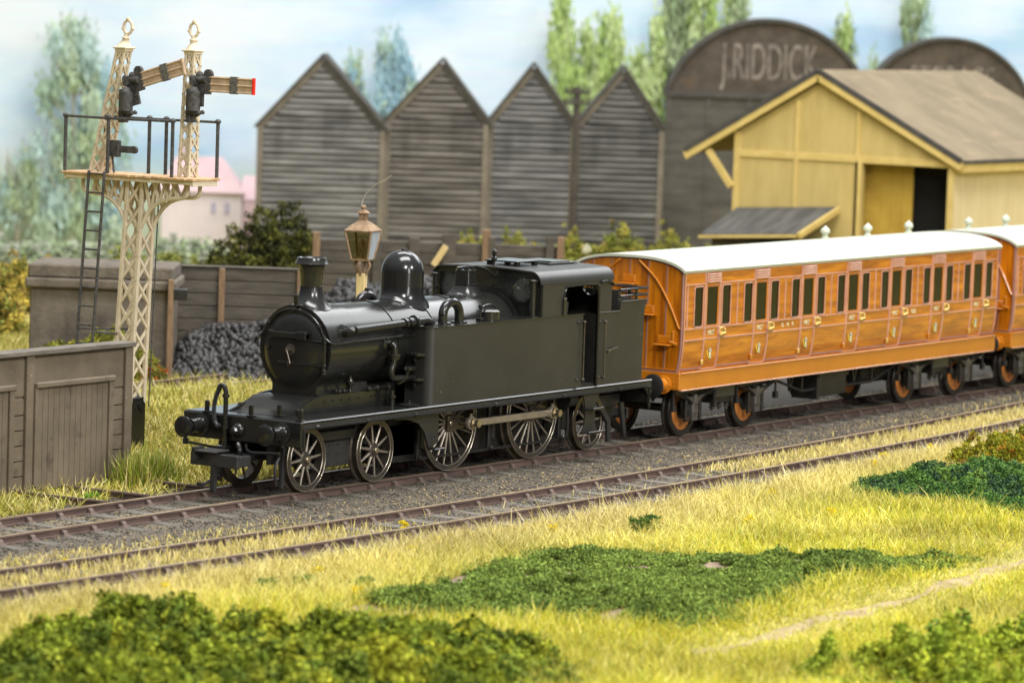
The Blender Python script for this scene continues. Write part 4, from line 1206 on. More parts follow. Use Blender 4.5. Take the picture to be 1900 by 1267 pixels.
def make_coach(loc, label):
    root = empty('passenger_coach', loc, 0, label, 'railway coach', 'teak passenger coaches')
    A = lambda mb, nm, m, par=root, ang=35: mb.build(nm, m, par, ang)
    quarter = []
    for c in DC: quarter += [(c - 0.70, c - 0.385), (c + 0.385, c + 0.70)]
    # body sheets between the doors
    edges = [0.0] + [v for c in DC for v in (c - DW, c + DW)] + [CL]
    m = MB()
    for i in range(0, len(edges), 2):
        x0, x1 = edges[i], edges[i + 1]
        skin(m, x0, x1, [q for q in quarter if q[0] >= x0 - 1e-6 and q[1] <= x1 + 1e-6])
    allw = quarter + [(c - 0.21, c + 0.21) for c in DC]
    skin(m, 0.0, CL, allw, -1)
    # ceiling and floor closing the body
    m.add([(0, -1.233, 3.31), (CL, -1.233, 3.31), (CL, 1.233, 3.31), (0, 1.233, 3.31)], [(0, 1, 2, 3)])
    m.add([(0, -1.145, 1.345), (CL, -1.145, 1.345), (CL, 1.145, 1.345), (0, 1.145, 1.345)], [(3, 2, 1, 0)])
    body = A(m, 'body', TEAKH)
    m = MB()
    for i in range(0, len(edges), 2):
        x0, x1 = edges[i] + 0.02, edges[i + 1] - 0.02
        for z in (3.065, 2.195, 1.975): hbead(m, x0, x1, z)
    for k in range(8):
        xm = (DC[k] - 0.98) if k < 7 else DC[6] + 0.98
        if 0.05 < xm < CL - 0.05:
            vbead(m, xm, 2.21, 3.05, 0.032)
            vbead(m, xm + 0.2, 2.21, 3.05, 0.03) if False else None
    for a, b in quarter: frame_bead(m, a - 0.012, b + 0.012, ZW0 - 0.012, ZW1 + 0.012, 0.05, 0.014)
    vbead(m, 0.03, 1.36, 3.29, 0.03); vbead(m, CL - 0.03, 1.36, 3.29, 0.03)
    hbead(m, 0, CL, 3.295, 0.03, 0.02)
    A(m, 'beading', BEAD, body)
    m = MB()
    for i in range(0, len(edges), 2): hbead(m, edges[i] + 0.02, edges[i + 1] - 0.02, 1.40, 0.05, 0.008)
    A(m, 'panel_line', LINE, body)
    for a, b in quarter:
        w = MB().box(a - 0.005, b + 0.005, -1.226, -1.220, ZW0, ZW1)
        A(w, 'quarter_window', GLASSD, body)
    m = MB()
    for a, b in allw: m.box(a, b, 1.192, 1.20, ZW0, ZW1)
    A(m, 'far_side_panes', GLASSD, body)
    # doors
    for i, c in enumerate(DC):
        m = skin(MB(), c - DW, c + DW, [(c - 0.215, c + 0.215)])
        d = A(m, 'door', TEAKD)
        m = MB()
        for s in (-1, 1):
            vbead(m, c + s * DW, 1.36, 3.30, 0.045, 0.022)
            vbead(m, c + s * (DW - 0.05), 2.0, 3.07, 0.014, 0.012)
        for z in (2.195, 1.975): hbead(m, c - DW, c + DW, z)
        hbead(m, c - DW, c + DW, 1.37, 0.03)
        A(m, 'door_beading', BEAD, d)
        m = MB()
        frame_bead(m, c - 0.222, c + 0.222, ZW0 - 0.01, ZW1 + 0.01, 0.03, 0.022, -1.225)
        wf = A(m, 'window_frame', TEAKP, d)
        MB().box(c - 0.215, c + 0.215, -1.224, -1.218, ZW0, ZW1).build('window', GLASSD, d)
        # ventilator hood above the window
        m = MB().box(c - 0.25, c + 0.25, -1.265, -1.225, 3.075, 3.275, 0.012)
        for k in range(4): m.bar((c - 0.23, -1.272, 3.10 + 0.048 * k), (c + 0.23, -1.272, 3.10 + 0.048 * k), 0.03, 0.026, (0, 0.6, 1), 0.006)
        m.build('ventilator_hood', BEAD, d)
        m = MB().box(c + DW - 0.01, c + DW + 0.15, -1.262, -1.236, 1.99, 2.185, 0.012)
        m.cyl((c + DW + 0.05, -1.25, 2.06), (c + DW + 0.05, -1.33, 2.06), 0.035, n=10)
        m.bar((c + DW + 0.09, -1.33, 2.07), (c + DW - 0.12, -1.33, 2.04), 0.05, 0.055, (0, 0, 1), 0.015)
        m.tube([(c + DW + 0.12, -1.262, 2.17), (c + DW + 0.12, -1.31, 2.14), (c + DW + 0.12, -1.31, 2.04), (c + DW + 0.12, -1.262, 2.0)], 0.018, 6, smooth=2)
        m.build('door_handle', BRASS, d)
        MB().box(c - DW - 0.045, c - DW + 0.03, -1.232, -1.185, 1.46, 1.56, 0.01).build('hinge', BRASS if i % 2 == 0 else TEAKP, d)
        text('lettering', 'FIRST', 0.135, 0.004, GILT, d, up_mat((c - 0.02, -1.238, 2.085)), 0.82)
        Mm = Matrix.Translation((c - 0.03, side_y(1.70) - 0.006, 1.70)) @ Matrix.Rotation(math.radians(90 - 5), 4, 'X')
        text('monogram', 'G', 0.30, 0.004, GOLD, d, Mm @ Matrix.Translation((-0.03, -0.02, 0)), 0.62)
        text('monogram', 'N', 0.20, 0.004, PALEB, d, Mm @ Matrix.Translation((0.03, 0.05, 0.006)), 0.6)
        text('monogram', 'R', 0.20, 0.004, PALEB, d, Mm @ Matrix.Translation((0.02, -0.07, 0.006)), 0.6)
    for k, ch in enumerate('GNR'): text('lettering', ch, 0.125, 0.004, GILT, body, up_mat((DC[1] + 0.92 + 0.21 * k, -1.238, 2.085)))
    text('lettering', '1025', 0.12, 0.004, GILT, body, up_mat((DC[4] + 0.83, -1.238, 2.085)))
    for k, ch in enumerate('GNR'): text('lettering', ch, 0.125, 0.004, GILT, body, up_mat((DC[3] - 1.15 + 0.21 * k, -1.238, 2.085))) if False else None
    # compartment walls and seats
    m = MB()
    bw = [0.06] + [(DC[i] + DC[i + 1]) / 2 for i in range(6)] + [CL - 0.06]
    for x in bw: m.box(x - 0.02, x + 0.02, -1.12, 1.12, 1.36, 3.28)
    for x0, x1 in zip(bw, bw[1:]):
        m.box(x0 + 0.02, x0 + 0.5, -1.1, 1.1, 1.36, 1.85, 0.03); m.box(x1 - 0.5, x1 - 0.02, -1.1, 1.1, 1.36, 1.85, 0.03)
        m.box(x0 + 0.02, x0 + 0.14, -1.1, 1.1, 1.85, 2.75, 0.03); m.box(x1 - 0.14, x1 - 0.02, -1.1, 1.1, 1.85, 2.75, 0.03)
    A(m, 'compartment_seats', SEAT)
    # ends
    for e, x0 in (('a', 0.0), ('b', CL)):
        d = -1 if e == 'a' else 1
        half = [(-y_, z) for z, y_ in SY]
        poly = [(y_, z) for z, y_ in SY][::1]
        prof = [(-a, z) for a, z in half] + [(y, z - 0.01) for y, z in roof_arc(0.0, 24, 1.225)[1:-1]] + half[::-1]
        m = MB().prism(prof, 'x', x0 - 0.02, x0 + 0.02)
        en = A(m, 'coach_end', TEAKV, root, 30)
        m = MB(); ml = MB()
        for y in (-0.85, -0.43, 0.0, 0.43, 0.85):
            zt = 3.29 + 0.24 * max(1 - (abs(y) / 1.225) ** 2.9, 0) ** 0.75
            xx = x0 + d * 0.027
            m.box(min(xx, x0), max(xx, x0), y - 0.022, y - 0.004, 1.40, zt - 0.03, 0.004)
            ml.box(min(xx, x0) , max(xx, x0) - 0.004 * (1 if d < 0 else -1) * 0, y - 0.004, y + 0.024, 1.36, zt, 0.003)
        # outer edge moulding
        ring = [(x0 + d * 0.024, a * 0.985, z) for a, z in prof]
        ml.tube(ring, 0.022, 6)
        ml.box(min(x0, x0 + d * 0.03), max(x0, x0 + d * 0.03), -1.13, 1.13, 1.345, 1.375)
        m.box(min(x0, x0 + d * 0.035), max(x0, x0 + d * 0.035), -1.12, 1.12, 1.385, 1.41, 0.004)
        A(m, 'end_beading', TEAKP, en); A(ml, 'panel_line', LINE, en)
        if e == 'a' or True:
            m = MB()
            for s in (-1, 1):
                m.tube([(x0 + d * 0.05, s * 0.22, 3.50), (x0 + d * 0.06, s * 0.27, 3.46), (x0 + d * 0.06, s * 0.62, 3.16), (x0 + d * 0.06, s * 0.90, 2.76), (x0 + d * 0.06, s * 1.08, 2.42), (x0 + d * 0.06, s * 1.17, 2.24), (x0 + d * 0.05, s * 1.20, 2.22)], 0.022, 8, smooth=4)
            A(m, 'alarm_rod', TEAKP, en)
            for y, z in ((-0.83, 1.90), (-0.43, 2.47), (0.02, 3.05)):
                m = MB().box(min(x0 + d * 0.02, x0 + d * 0.05), max(x0 + d * 0.02, x0 + d * 0.05), y - 0.16, y + 0.16, z, z + 0.17, 0.02)
                m.box(min(x0, x0 + d * 0.2), max(x0, x0 + d * 0.2), y - 0.2, y + 0.16, z - 0.03, z, 0.008)
                for k in (-0.1, 0.1): m.sphere((x0 + d * 0.052, y + k, z + 0.09), 0.016, 6)
                A(m, 'end_step', TEAKP, en)
            m = MB().box(min(x0, x0 + d * 0.08), max(x0, x0 + d * 0.08), -1.07, -1.02, 1.93, 2.17, 0.01)
            m.bar((x0 + d * 0.06, -0.97, 1.95), (x0 + d * 0.06, -1.14, 1.90), 0.06, 0.06, (0, 0, 1), 0.01)
            A(m, 'lamp_bracket', TEAKP, en)
        hs = MB().box(min(x0 - d * 0.02, x0 + d * 0.05), max(x0 - d * 0.02, x0 + d * 0.05), -1.215, 1.215, 1.01, 1.34, 0.008)
        for s in (-1, 1):
            for z in (1.08, 1.16, 1.24):
                for y in (1.10, 1.17): hs.sphere((x0 + d * 0.052, s * y, z), 0.014, 6)
        A(hs, 'headstock', TEAKP)
        for s in (-1, 1): buffer(root, x0 + d * 0.05, s * 0.865, 1.10, d, TEAKP, UND, 0.235, 0.42)
    # solebar, sill
    for s in (-1, 1):
        m = MB().box(0.02, CL - 0.02, min(s * 1.17, s * 1.215), max(s * 1.17, s * 1.215), 1.005, 1.33, 0.008)
        for i in range(52):
            x = 0.3 + i * 0.262
            if i % 3 != 1: m.sphere((x, s * 1.217, 1.06), 0.011, 6)
        sb = A(m, 'solebar', TEAKP)
        A(MB().box(0.0, CL, min(s * 1.15, s * 1.245), max(s * 1.15, s * 1.245), 1.315, 1.35, 0.008), 'footboard', TEAKP, sb)
        A(MB().box(0.03, CL - 0.03, min(s * 1.15, s * 1.235), max(s * 1.15, s * 1.235), 0.985, 1.01, 0.004), 'lower_flange', BEAD, sb)
    # roof
    lo = roof_arc(0.0); up = roof_arc(0.05, hw=1.29)
    R_ = [[(x, y, z) for y, z in up + lo[::-1]] for x in np.linspace(-0.08, CL + 0.08, 12)]
    rf = A(MB().rings(R_), 'roof', ROOF, root, 50)
    for c in DC[4:] if loc[0] < 20 else DC:
        x, y = c, 0.55
        zt = 3.35 + 0.25 * max(1 - (y / 1.29) ** 2.9, 0) ** 0.75
        m = MB().lathe([(0.085, -0.05), (0.085, 0.02), (0.06, 0.04), (0.055, 0.10), (0.095, 0.12), (0.105, 0.145), (0.105, 0.17), (0.09, 0.205), (0.06, 0.23), (0.04, 0.245), (0.035, 0.265), (0.0, 0.28)], (x, y, zt), (0, 0, 1), 20)
        A(m, 'roof_ventilator', ROOF, rf)
    # underframe
    m = MB().box(0.1, CL - 0.1, -1.1, 1.1, 1.12, 1.32)
    for s in (-1, 1):
        m.tube([(3.6, s * 0.95, 1.1), (5.4, s * 0.95, 0.62), (8.5, s * 0.95, 0.62), (10.3, s * 0.95, 1.1)], 0.03, 8)
        for x in (5.4, 8.5): m.bar((x, s * 0.95, 1.1), (x, s * 0.95, 0.60), 0.05, 0.06)
        for x in (5.1, 7.9, 8.9): m.prism([(x - 0.16, 1.1), (x - 0.1, 1.1), (x, 0.72), (x + 0.1, 1.1), (x + 0.16, 1.1), (x + 0.03, 0.62), (x - 0.03, 0.62)], 'y', s * 0.85 - 0.02, s * 0.85 + 0.02)
    A(m, 'underframe', UND)
    A(MB().box(6.1, 7.3, -1.0, -0.3, 0.45, 1.12, 0.02).box(6.05, 7.35, -1.02, -0.98, 0.85, 0.92).box(6.0, 6.1, -1.0, -0.4, 0.4, 1.1), 'battery_box', UND)
    A(MB().lathe([(0.0, 0), (0.2, 0.02), (0.26, 0.08), (0.26, 1.3), (0.2, 1.36), (0.0, 1.38)], (8.7, -0.35, 0.75), (1, 0, 0), 24), 'gas_cylinder', UND)
    # bogies
    def bogie(xc):
        b = empty('bogie', (xc, 0, 0)); b.parent = root
        m = MB()
        for s in (-1, 1):
            y0, y1 = sorted((s * 0.88, s * 0.93))
            m.prism([(-1.95, 0.98), (1.95, 0.98), (1.95, 0.86), (1.62, 0.86), (1.50, 0.40), (1.30, 0.40), (1.22, 0.82), (0.4, 0.80), (0.3, 0.62), (-0.3, 0.62), (-0.4, 0.80), (-1.22, 0.82), (-1.30, 0.40), (-1.50, 0.40), (-1.62, 0.86), (-1.95, 0.86)], 'y', y0, y1)
        m.box(-0.35, 0.35, -0.95, 0.95, 0.6, 1.1, 0.02)
        A(m, 'bogie_frame', UND, b)
        MB().box(-0.36, 0.36, -1.0, -0.94, 0.72, 1.06, 0.01).build('bolster_plate', BLKM, b)
        for x in (-1.25, 1.25):
            for s in (-1, 1):
                sp = MB()
                for k in range(6):
                    hl = 0.80 - 0.105 * k; zz = 0.93 - 0.026 * k
                    R_ = []
                    for q in np.linspace(-1, 1, 9):
                        z = zz - 0.15 * (1 - q * q) + 0.15 * (1 - (hl / 0.80) ** 2) * 0
                        R_.append([(x + q * hl, s * 0.965, z), (x + q * hl, s * 1.045, z), (x + q * hl, s * 1.045, z + 0.022), (x + q * hl, s * 0.965, z + 0.022)])
                    sp.rings(R_)
                sp.box(x - 0.06, x + 0.06, min(s * 0.95, s * 1.06), max(s * 0.95, s * 1.06), 0.62, 0.86, 0.01)
                A(sp, 'leaf_spring', SPR, b)
                ab = MB().box(x - 0.11, x + 0.11, min(s * 0.9, s * 1.06), max(s * 0.9, s * 1.06), 0.46, 0.68, 0.03)
                ab.prism([(x - 0.13, 0.54), (x - 0.1, 0.34), (x + 0.1, 0.34), (x + 0.13, 0.54)], 'y', s * 1.0 - 0.04, s * 1.0 + 0.05)
                A(ab, 'axle_box', SPR, b)
                hg2 = MB()
                for q in (-1, 1):
                    hg = MB().cyl((x + q * 0.80, s * 1.0, 0.96), (x + q * 0.80, s * 1.0, 0.62), 0.025, n=8)
                    hg.box(x + q * 0.80 - 0.05, x + q * 0.80 + 0.05, s * 1.0 - 0.05, s * 1.0 + 0.05, 0.56, 0.70, 0.012)
                    A(hg, 'spring_hanger', UND, b)
                    hg2.box(x + q * 0.27 - 0.04, x + q * 0.27 + 0.04, s * 0.98 - 0.03, s * 0.98 + 0.03, 0.32, 0.86, 0.01)
                hg2.tube([(x - 0.27, s * 0.98, 0.34), (x + 0.27, s * 0.98, 0.34)], 0.02, 6)
                A(hg2, 'axle_guard', UND, b)
        for s in (-1, 1):
            for q in (-0.28, 0.0, 0.28):
                cs_ = MB().cyl((q, s * 0.86, 0.45), (q, s * 0.86, 0.72), 0.035, n=8)
                for k in range(4): cs_.lathe([(0.05, 0), (0.075, 0.015), (0.05, 0.03)], (q, s * 0.86, 0.50 + 0.055 * k), (0, 0, 1), 12, False, True)
                A(cs_, 'coil_spring', SPR, b)
        return b
    b = bogie(2.17)
    wp = None
    for x in (-1.25, 1.25):
        A(MB().cyl((x, -0.6, 0.535), (x, 0.6, 0.535), 0.08, n=12), 'axle', UND, b)
        for s in (-1, 1):
            if wp is None: w = make_wheel(0.535, 0, b, UNDW, UNDW, UNDW, BRIGHT, MANS); wp = w
            else: w = copy_tree(wp, b)
            w.location = (x, s * 0.675, 0.535); w.rotation_euler = (0, random.uniform(0, 6), 0) if s < 0 else (0, random.uniform(0, 6), PI)
    b2 = copy_tree(b, root); b2.location = (CL - 2.17, 0, 0)
    return root


UNDW = mat('black_tyre', (0.02, 0.018, 0.016), (0.045, 0.04, 0.034), rough=0.35, metal=0.4, scale=4)
coach = make_coach((12.54, 0, 0), 'varnished teak coach with cream roof and seven first class doors coupled behind the locomotive')
coach2 = make_coach((27.36, 0, 0), 'second teak coach just entering the picture at the right edge behind the first')
# ------------------------------------------------------------------ bracket signal
CREAM = mat('cream_paint', (0.55, 0.46, 0.32), (0.66, 0.57, 0.42), rough=0.55, scale=3, bump=0.15, bscale=20, streak=((0.45, 0.33, 0.17), (3, 3, 0.8), 0.60, 0.85))
IRON = mat('weathered_iron', (0.025, 0.024, 0.023), (0.085, 0.08, 0.075), rough=0.7, scale=12, bump=0.4, bscale=30)
DECK = mat('deck_planks', (0.42, 0.24, 0.11), (0.60, 0.42, 0.24), rough=0.75, scale=2.5, stretch=(2, 5, 2), streak=((0.22, 0.11, 0.05), (4, 4, 4), 0.6, 0.8))
ARM = mat('arm_face', (0.38, 0.27, 0.17), (0.52, 0.38, 0.25), rough=0.65, scale=8, bump=0.2, bscale=25)
DKBAND = mat('dark_band', (0.05, 0.046, 0.042), (0.16, 0.15, 0.13), rough=0.8, scale=30, detail=8)
REDP = mat('red_paint', (0.75, 0.02, 0.012), rough=0.5)

sig = empty('bracket_signal', (3.93, 5.65, GZ), 0, 'cream lattice bracket signal with two posts, railed platform and ladder above the brown wall', 'railway signal')
S = lambda mb, nm, m, par=sig, ang=35: mb.build(nm, m, par, ang)


def lattice(mb, p0, p1, w0, w1, nb, bw, dw):
    p0 = Vector(p0); p1 = Vector(p1)
    def cor(t, sx, sy):
        w = w0 + (w1 - w0) * t
        c = p0.lerp(p1, t)
        return c + Vector((sx * w, sy * w, 0))
    for sx in (-1, 1):
        for sy in (-1, 1):
            mb.bar(cor(0, sx, sy), cor(1, sx, sy), bw, bw, (1, 0, 0), 0.006)
    for i in range(nb):
        a, b = i / nb, (i + 1) / nb
        for fx in (-1, 1):
            e_ = (fx, 0, 0)
            mb.bar(cor(a, fx, -1), cor(b, fx, 1), dw, 0.02, e_); mb.bar(cor(a, fx, 1) + Vector((fx * 0.012, 0, 0)), cor(b, fx, -1) + Vector((fx * 0.012, 0, 0)), dw, 0.02, e_)
            e_ = (0, fx, 0)
            mb.bar(cor(a, -1, fx), cor(b, 1, fx), dw, 0.02, e_); mb.bar(cor(a, 1, fx) + Vector((0, fx * 0.012, 0)), cor(b, -1, fx) + Vector((0, fx * 0.012, 0)), dw, 0.02, e_)
            for t in (a, b):
                for sgn in (-1, 1):
                    q = cor(t, fx, sgn); mb.sphere(q + Vector((fx * 0.035, 0, 0)), 0.014, 5); mb.sphere(q + Vector((0, sgn * 0.035, 0)), 0.014, 5)
    return mb


TOP = -0.19          # the post leans towards the track
m = lattice(MB(), (0, 0, 0.98), (0, TOP, 5.12), 0.205, 0.17, 9, 0.075, 0.05)
S(m, 'main_post', CREAM)
m = MB().box(-0.24, 0.24, -0.24, 0.24, 0, 1.10, 0.02)
m.cyl((-0.26, -0.12, 0.93), (-0.20, -0.12, 0.93), 0.09, n=14)
m.cyl((0.1, -0.27, 0.93), (0.1, -0.20, 0.93), 0.09, n=14)
m.box(-0.27, 0.27, -0.27, 0.27, 0.0, 0.12, 0.02)
S(m, 'base_casting', BLK)
PY = -0.19 + 0.03     # platform centre
m = MB()
n = 19
for i in range(n):
    y0 = PY - 1.56 + i * 3.12 / n
    m.box(-0.42 + random.uniform(-0.015, 0.015), 0.42 + random.uniform(-0.015, 0.015), y0 + 0.006, y0 + 3.12 / n - 0.006, 5.20 + random.uniform(-0.004, 0.004), 5.245, 0.008)
pf = S(m, 'platform', DECK)
m = MB()
for x in (-0.33, 0.33): m.box(x - 0.035, x + 0.035, PY - 1.52, PY + 1.52, 5.12, 5.20, 0.008)
for y in (-1.5, 1.5): m.box(-0.36, 0.36, PY + y - 0.03, PY + y + 0.03, 5.10, 5.20, 0.006)
m.build('bearer', CREAM, pf)
for s in (-1, 1):
    m = MB()
    pts = [(0, TOP + s * 0.17, 4.28), (0, TOP + s * 0.32, 4.55), (0, TOP + s * 0.55, 4.75), (0, TOP + s * 0.85, 4.84), (0, TOP + s * 1.10, 4.86), (0, TOP + s * 1.22, 4.93), (0, TOP + s * 1.24, 5.12)]
    for x in (-0.18, 0.18):
        m.tube([(x, b, c) for a, b, c in pts], 0.038, 6, smooth=4)
        for q in (0.38, 0.58, 0.80, 1.02):
            zb = np.interp(q, [0.17, 0.32, 0.55, 0.85, 1.10, 1.22], [4.28, 4.55, 4.75, 4.84, 4.86, 4.93])
            m.bar((x, TOP + s * q, zb), (x, TOP + s * (q - 0.14), 5.13), 0.05, 0.05)
            if q < 1.0: m.bar((x, TOP + s * q, zb), (x, TOP + s * (q + 0.14), 5.13), 0.04, 0.04)
    S(m, 'bracket', CREAM)
# dolls
dolls = []
for k, (y0, z0, y1, z1) in enumerate(((0.80, 5.24, 0.29, 7.55), (-1.27, 5.24, -1.33, 7.55))):
    m = lattice(MB(), (0, y0, z0), (0, y1, z1), 0.13 if k == 0 else 0.115, 0.088, 9, 0.05, 0.034)
    d = S(m, 'doll_post', CREAM); dolls.append(d)
    lean = (y1 - y0) / (z1 - z0)
    m = MB()
    q = 0.155
    m.box(-q, q, y1 - q, y1 + q, z1, z1 + 0.035, 0.008); m.box(-q * .8, q * .8, y1 - q * .8, y1 + q * .8, z1 - 0.05, z1, 0.006)
    m.lathe([(0.15, 0), (0.10, 0.07), (0.065, 0.12), (0.06, 0.16), (0.08, 0.17), (0.08, 0.19), (0.05, 0.20), (0.045, 0.24), (0.0, 0.25)], (0, y1, z1 + 0.03), (0, lean, 1), 16)
    c = Vector((0, y1 + lean * 0.36, z1 + 0.40))
    ring = [(c.x, c.y + 0.10 * math.cos(t), c.z + 0.125 * math.sin(t)) for t in np.linspace(0, 2 * PI, 20, endpoint=False)]
    m.tube(ring, 0.028, 8, closed=True)
    m.sphere(c + Vector((0, 0, 0.15)), 0.04, 8); m.sphere(c + Vector((0, 0.12, -0.03)), 0.03, 6); m.sphere(c + Vector((0, -0.12, -0.03)), 0.03, 6)
    m.build('finial', CREAM, d)
# arms
for k, (yp, zp, ang) in enumerate(((0.02, 6.91, 16.0), (-1.55, 6.98, -0.5))):
    t = math.radians(ang)
    dv = Vector((0, -math.cos(t), math.sin(t))); nv = Vector((0, math.sin(t), math.cos(t)))
    o = Vector((-0.17, yp, zp))
    def quad(u0, u1, v0, v1, th=0.02):
        return [o + dv * u0 + nv * v0, o + dv * u1 + nv * v0, o + dv * u1 + nv * v1, o + dv * u0 + nv * v1]
    def slab(mb, u0, u1, v0, v1, x0, x1):
        a = quad(u0, u1, v0, v1)
        mb.add([p + Vector((x0, 0, 0)) for p in a] + [p + Vector((x1, 0, 0)) for p in a], [(0, 1, 2, 3), (7, 6, 5, 4), (0, 4, 5, 1), (1, 5, 6, 2), (2, 6, 7, 3), (3, 7, 4, 0)])
    m = MB()
    slab(m, 0.30, 1.31, -0.145, 0.145, -0.012, 0.012)
    for v in (-0.125, 0.0, 0.125): m.tube([o + dv * 0.30 + nv * v + Vector((-0.014, 0, 0)), o + dv * 1.31 + nv * v + Vector((-0.014, 0, 0))], 0.022, 6)
    arm = m.build('signal_arm', ARM, sig)
    m = MB()
    slab(m, 0.80, 0.96, -0.158, 0.158, -0.04, 0.02)
    m.build('arm_stripe', DKBAND, arm)
    m = MB(); slab(m, 1.305, 1.34, -0.152, 0.152, -0.038, 0.02)
    m.build('arm_tip', REDP if k == 1 else ARM, arm)
    # spectacle casting, lamp and pivot
    m = MB()
    slab(m, 0.10, 0.34, -0.19, 0.16, -0.035, 0.025)
    slab(m, -0.05, 0.18, -0.42, -0.02, -0.03, 0.02)
    m.cyl(o + Vector((-0.12, 0, 0.02)), o + Vector((0.1, 0, 0.02)), 0.07, n=12)
    m.cyl(o + dv * 0.28 + nv * 0.17 + Vector((-0.03, 0, 0)), o + dv * 0.28 + nv * 0.17 + Vector((0.03, 0, 0)), 0.10, n=14)
    m.cyl(o + Vector((-0.05, 0.08, 0.10)), o + Vector((-0.05, -0.26, 0.08)), 0.06, n=10)
    m.sphere(o + Vector((-0.03, -0.10, 0.16)), 0.07, 8)
    m.build('spectacle', IRON, arm)
    m = MB().cyl(o + Vector((-0.10, -0.03, -0.50)), o + Vector((-0.10, -0.03, -0.14)), 0.125, n=14)
    m.cyl(o + Vector((-0.10, -0.03, -0.14)), o + Vector((-0.10, -0.03, -0.06)), 0.10, 0.05, n=12)
    m.box(-0.17 - 0.10, -0.17 + 0.10, yp + 0.06, yp + 0.16, zp - 0.72, zp - 0.10, 0.012)
    m.box(-0.17 - 0.14, -0.17 + 0.05, yp - 0.18, yp + 0.14, zp - 0.56, zp - 0.50, 0.01)
    m.bar(o + Vector((-0.06, 0.10, -0.68)), o + Vector((-0.06, -0.22, -0.50)), 0.04, 0.05)
    m.build('signal_lamp', IRON, arm)
# small repeater arm by the left doll
m = MB().box(-0.30, -0.22, 0.12, 0.36, 5.55, 5.86, 0.012)
m.bar((-0.26, 0.12, 5.70), (-0.26, -0.22, 5.70), 0.03, 0.13, (0, 0, 1), 0.01); m.cyl((-0.29, -0.22, 5.70), (-0.23, -0.22, 5.70), 0.07, n=12)
m.bar((-0.2, 0.30, 5.25), (-0.24, 0.32, 5.6), 0.03, 0.03)
S(m, 'counterweight_lever', IRON)
# railing
m = MB()
ys_ = [PY - 1.50, PY - 0.95, PY + 0.02, PY + 0.55, PY + 1.50]
for x, yy in ((-0.37, (PY - 1.03, PY + 0.48, PY + 1.50)), (0.37, (PY - 1.50, PY - 0.30, PY + 0.10, PY + 1.15))):
    for y in yy:
        m.cyl((x, y, 5.24), (x, y, 6.25), 0.034, n=8)
        m.sphere((x, y, 6.28), 0.062, 8, (1, 1, 0.8))
for x, a, b in ((-0.37, PY - 1.03, PY + 1.50), (0.37, PY - 1.50, PY + 1.15)):
    m.tube([(x, a, 6.27), (x, (a + b) / 2, 6.262), (x, b, 6.27)], 0.025, 8)
m.tube([(-0.37, PY + 1.50, 6.27), (0.37, PY + 1.15, 6.27)], 0.02, 8) if False else None
S(m, 'railing', IRON)
# ladder
m = MB()
a0 = Vector((-0.46, 0.50, 5.28)); b0 = Vector((-0.56, 0.72, 0.35))
for s in (-1, 1):
    off = Vector((0, s * 0.185, 0))
    m.bar(a0 + off, b0 + off, 0.04, 0.05, (1, 0, 0), 0.006)
for k in range(14):
    c = a0.lerp(b0, (k + 0.15) / 14)
    m.cyl(c + Vector((0, -0.185, 0)), c + Vector((0, 0.185, 0)), 0.02, n=6)
ld = S(m, 'ladder', IRON)
c = a0.lerp(b0, 0.60)
m = MB().tube([(c.x, c.y - 0.18, 2.29), (-0.22, 0.1, 2.27)], 0.02, 6); m.tube([(c.x, c.y + 0.18, 2.33), (0.2, 0.16, 2.33)], 0.02, 6)
m.build('ladder_stay', IRON, ld)
S(MB().tube([(0.27, -0.28, 0.9), (0.24, TOP - 0.24, 5.2)], 0.014, 6), 'pull_rod', IRON)

# ------------------------------------------------------------------ brown panelled wall with sliding doors
BRN = mat('brown_boards', (0.105, 0.081, 0.054), (0.155, 0.122, 0.082), rough=0.75, scale=1.4, bump=0.15, bscale=18, specks=0.10, speck_scale=7, speck_col=(0.34, 0.30, 0.22),
          streak=((0.075, 0.055, 0.038), (2.5, 2.5, 2.5), 0.62, 0.72))
CAP = mat('wall_capping', (0.085, 0.075, 0.06), (0.16, 0.14, 0.11), rough=0.8, scale=3, stretch=(0.6, 3, 3), bump=0.2, bscale=15)
wl = empty('panelled_wall', (0.45, 2.8, GZ), 0, 'low brown boarded wall with sliding door panels standing left of the signal post', 'wall')
S = lambda mb, nm, m, par=wl, ang=30: mb.build(nm, m, par, ang)
H = 2.50
m = MB().box(-7.5, 0.0, 0.06, 0.22, 0, H - 0.05)
for z in (0.42, 0.68, 0.94, 1.20, 1.46, 1.72, 2.06):     # horizontal boards
    m.box(-7.5, -0.03, 0.035, 0.07, z - 0.30 if z < 2 else z - 0.31, z - 0.012 if z < 2 else z + 0.33, 0.006)
S(m, 'boarding', BRN)
m = MB()
for x in (-0.08, -2.72, -5.3):
    m.box(x - 0.10, x + 0.10, -0.03, 0.06, 0, H - 0.06, 0.012)
S(m, 'post', BRN) if False else None
for x in (-0.08, -2.72, -5.3):
    S(MB().box(x - 0.10, x + 0.10, -0.03, 0.05, 0, H - 0.06, 0.012), 'post', BRN)
S(MB().box(-7.5, 0.04, -0.08, 0.26, H - 0.06, H + 0.03, 0.015), 'capping', CAP)
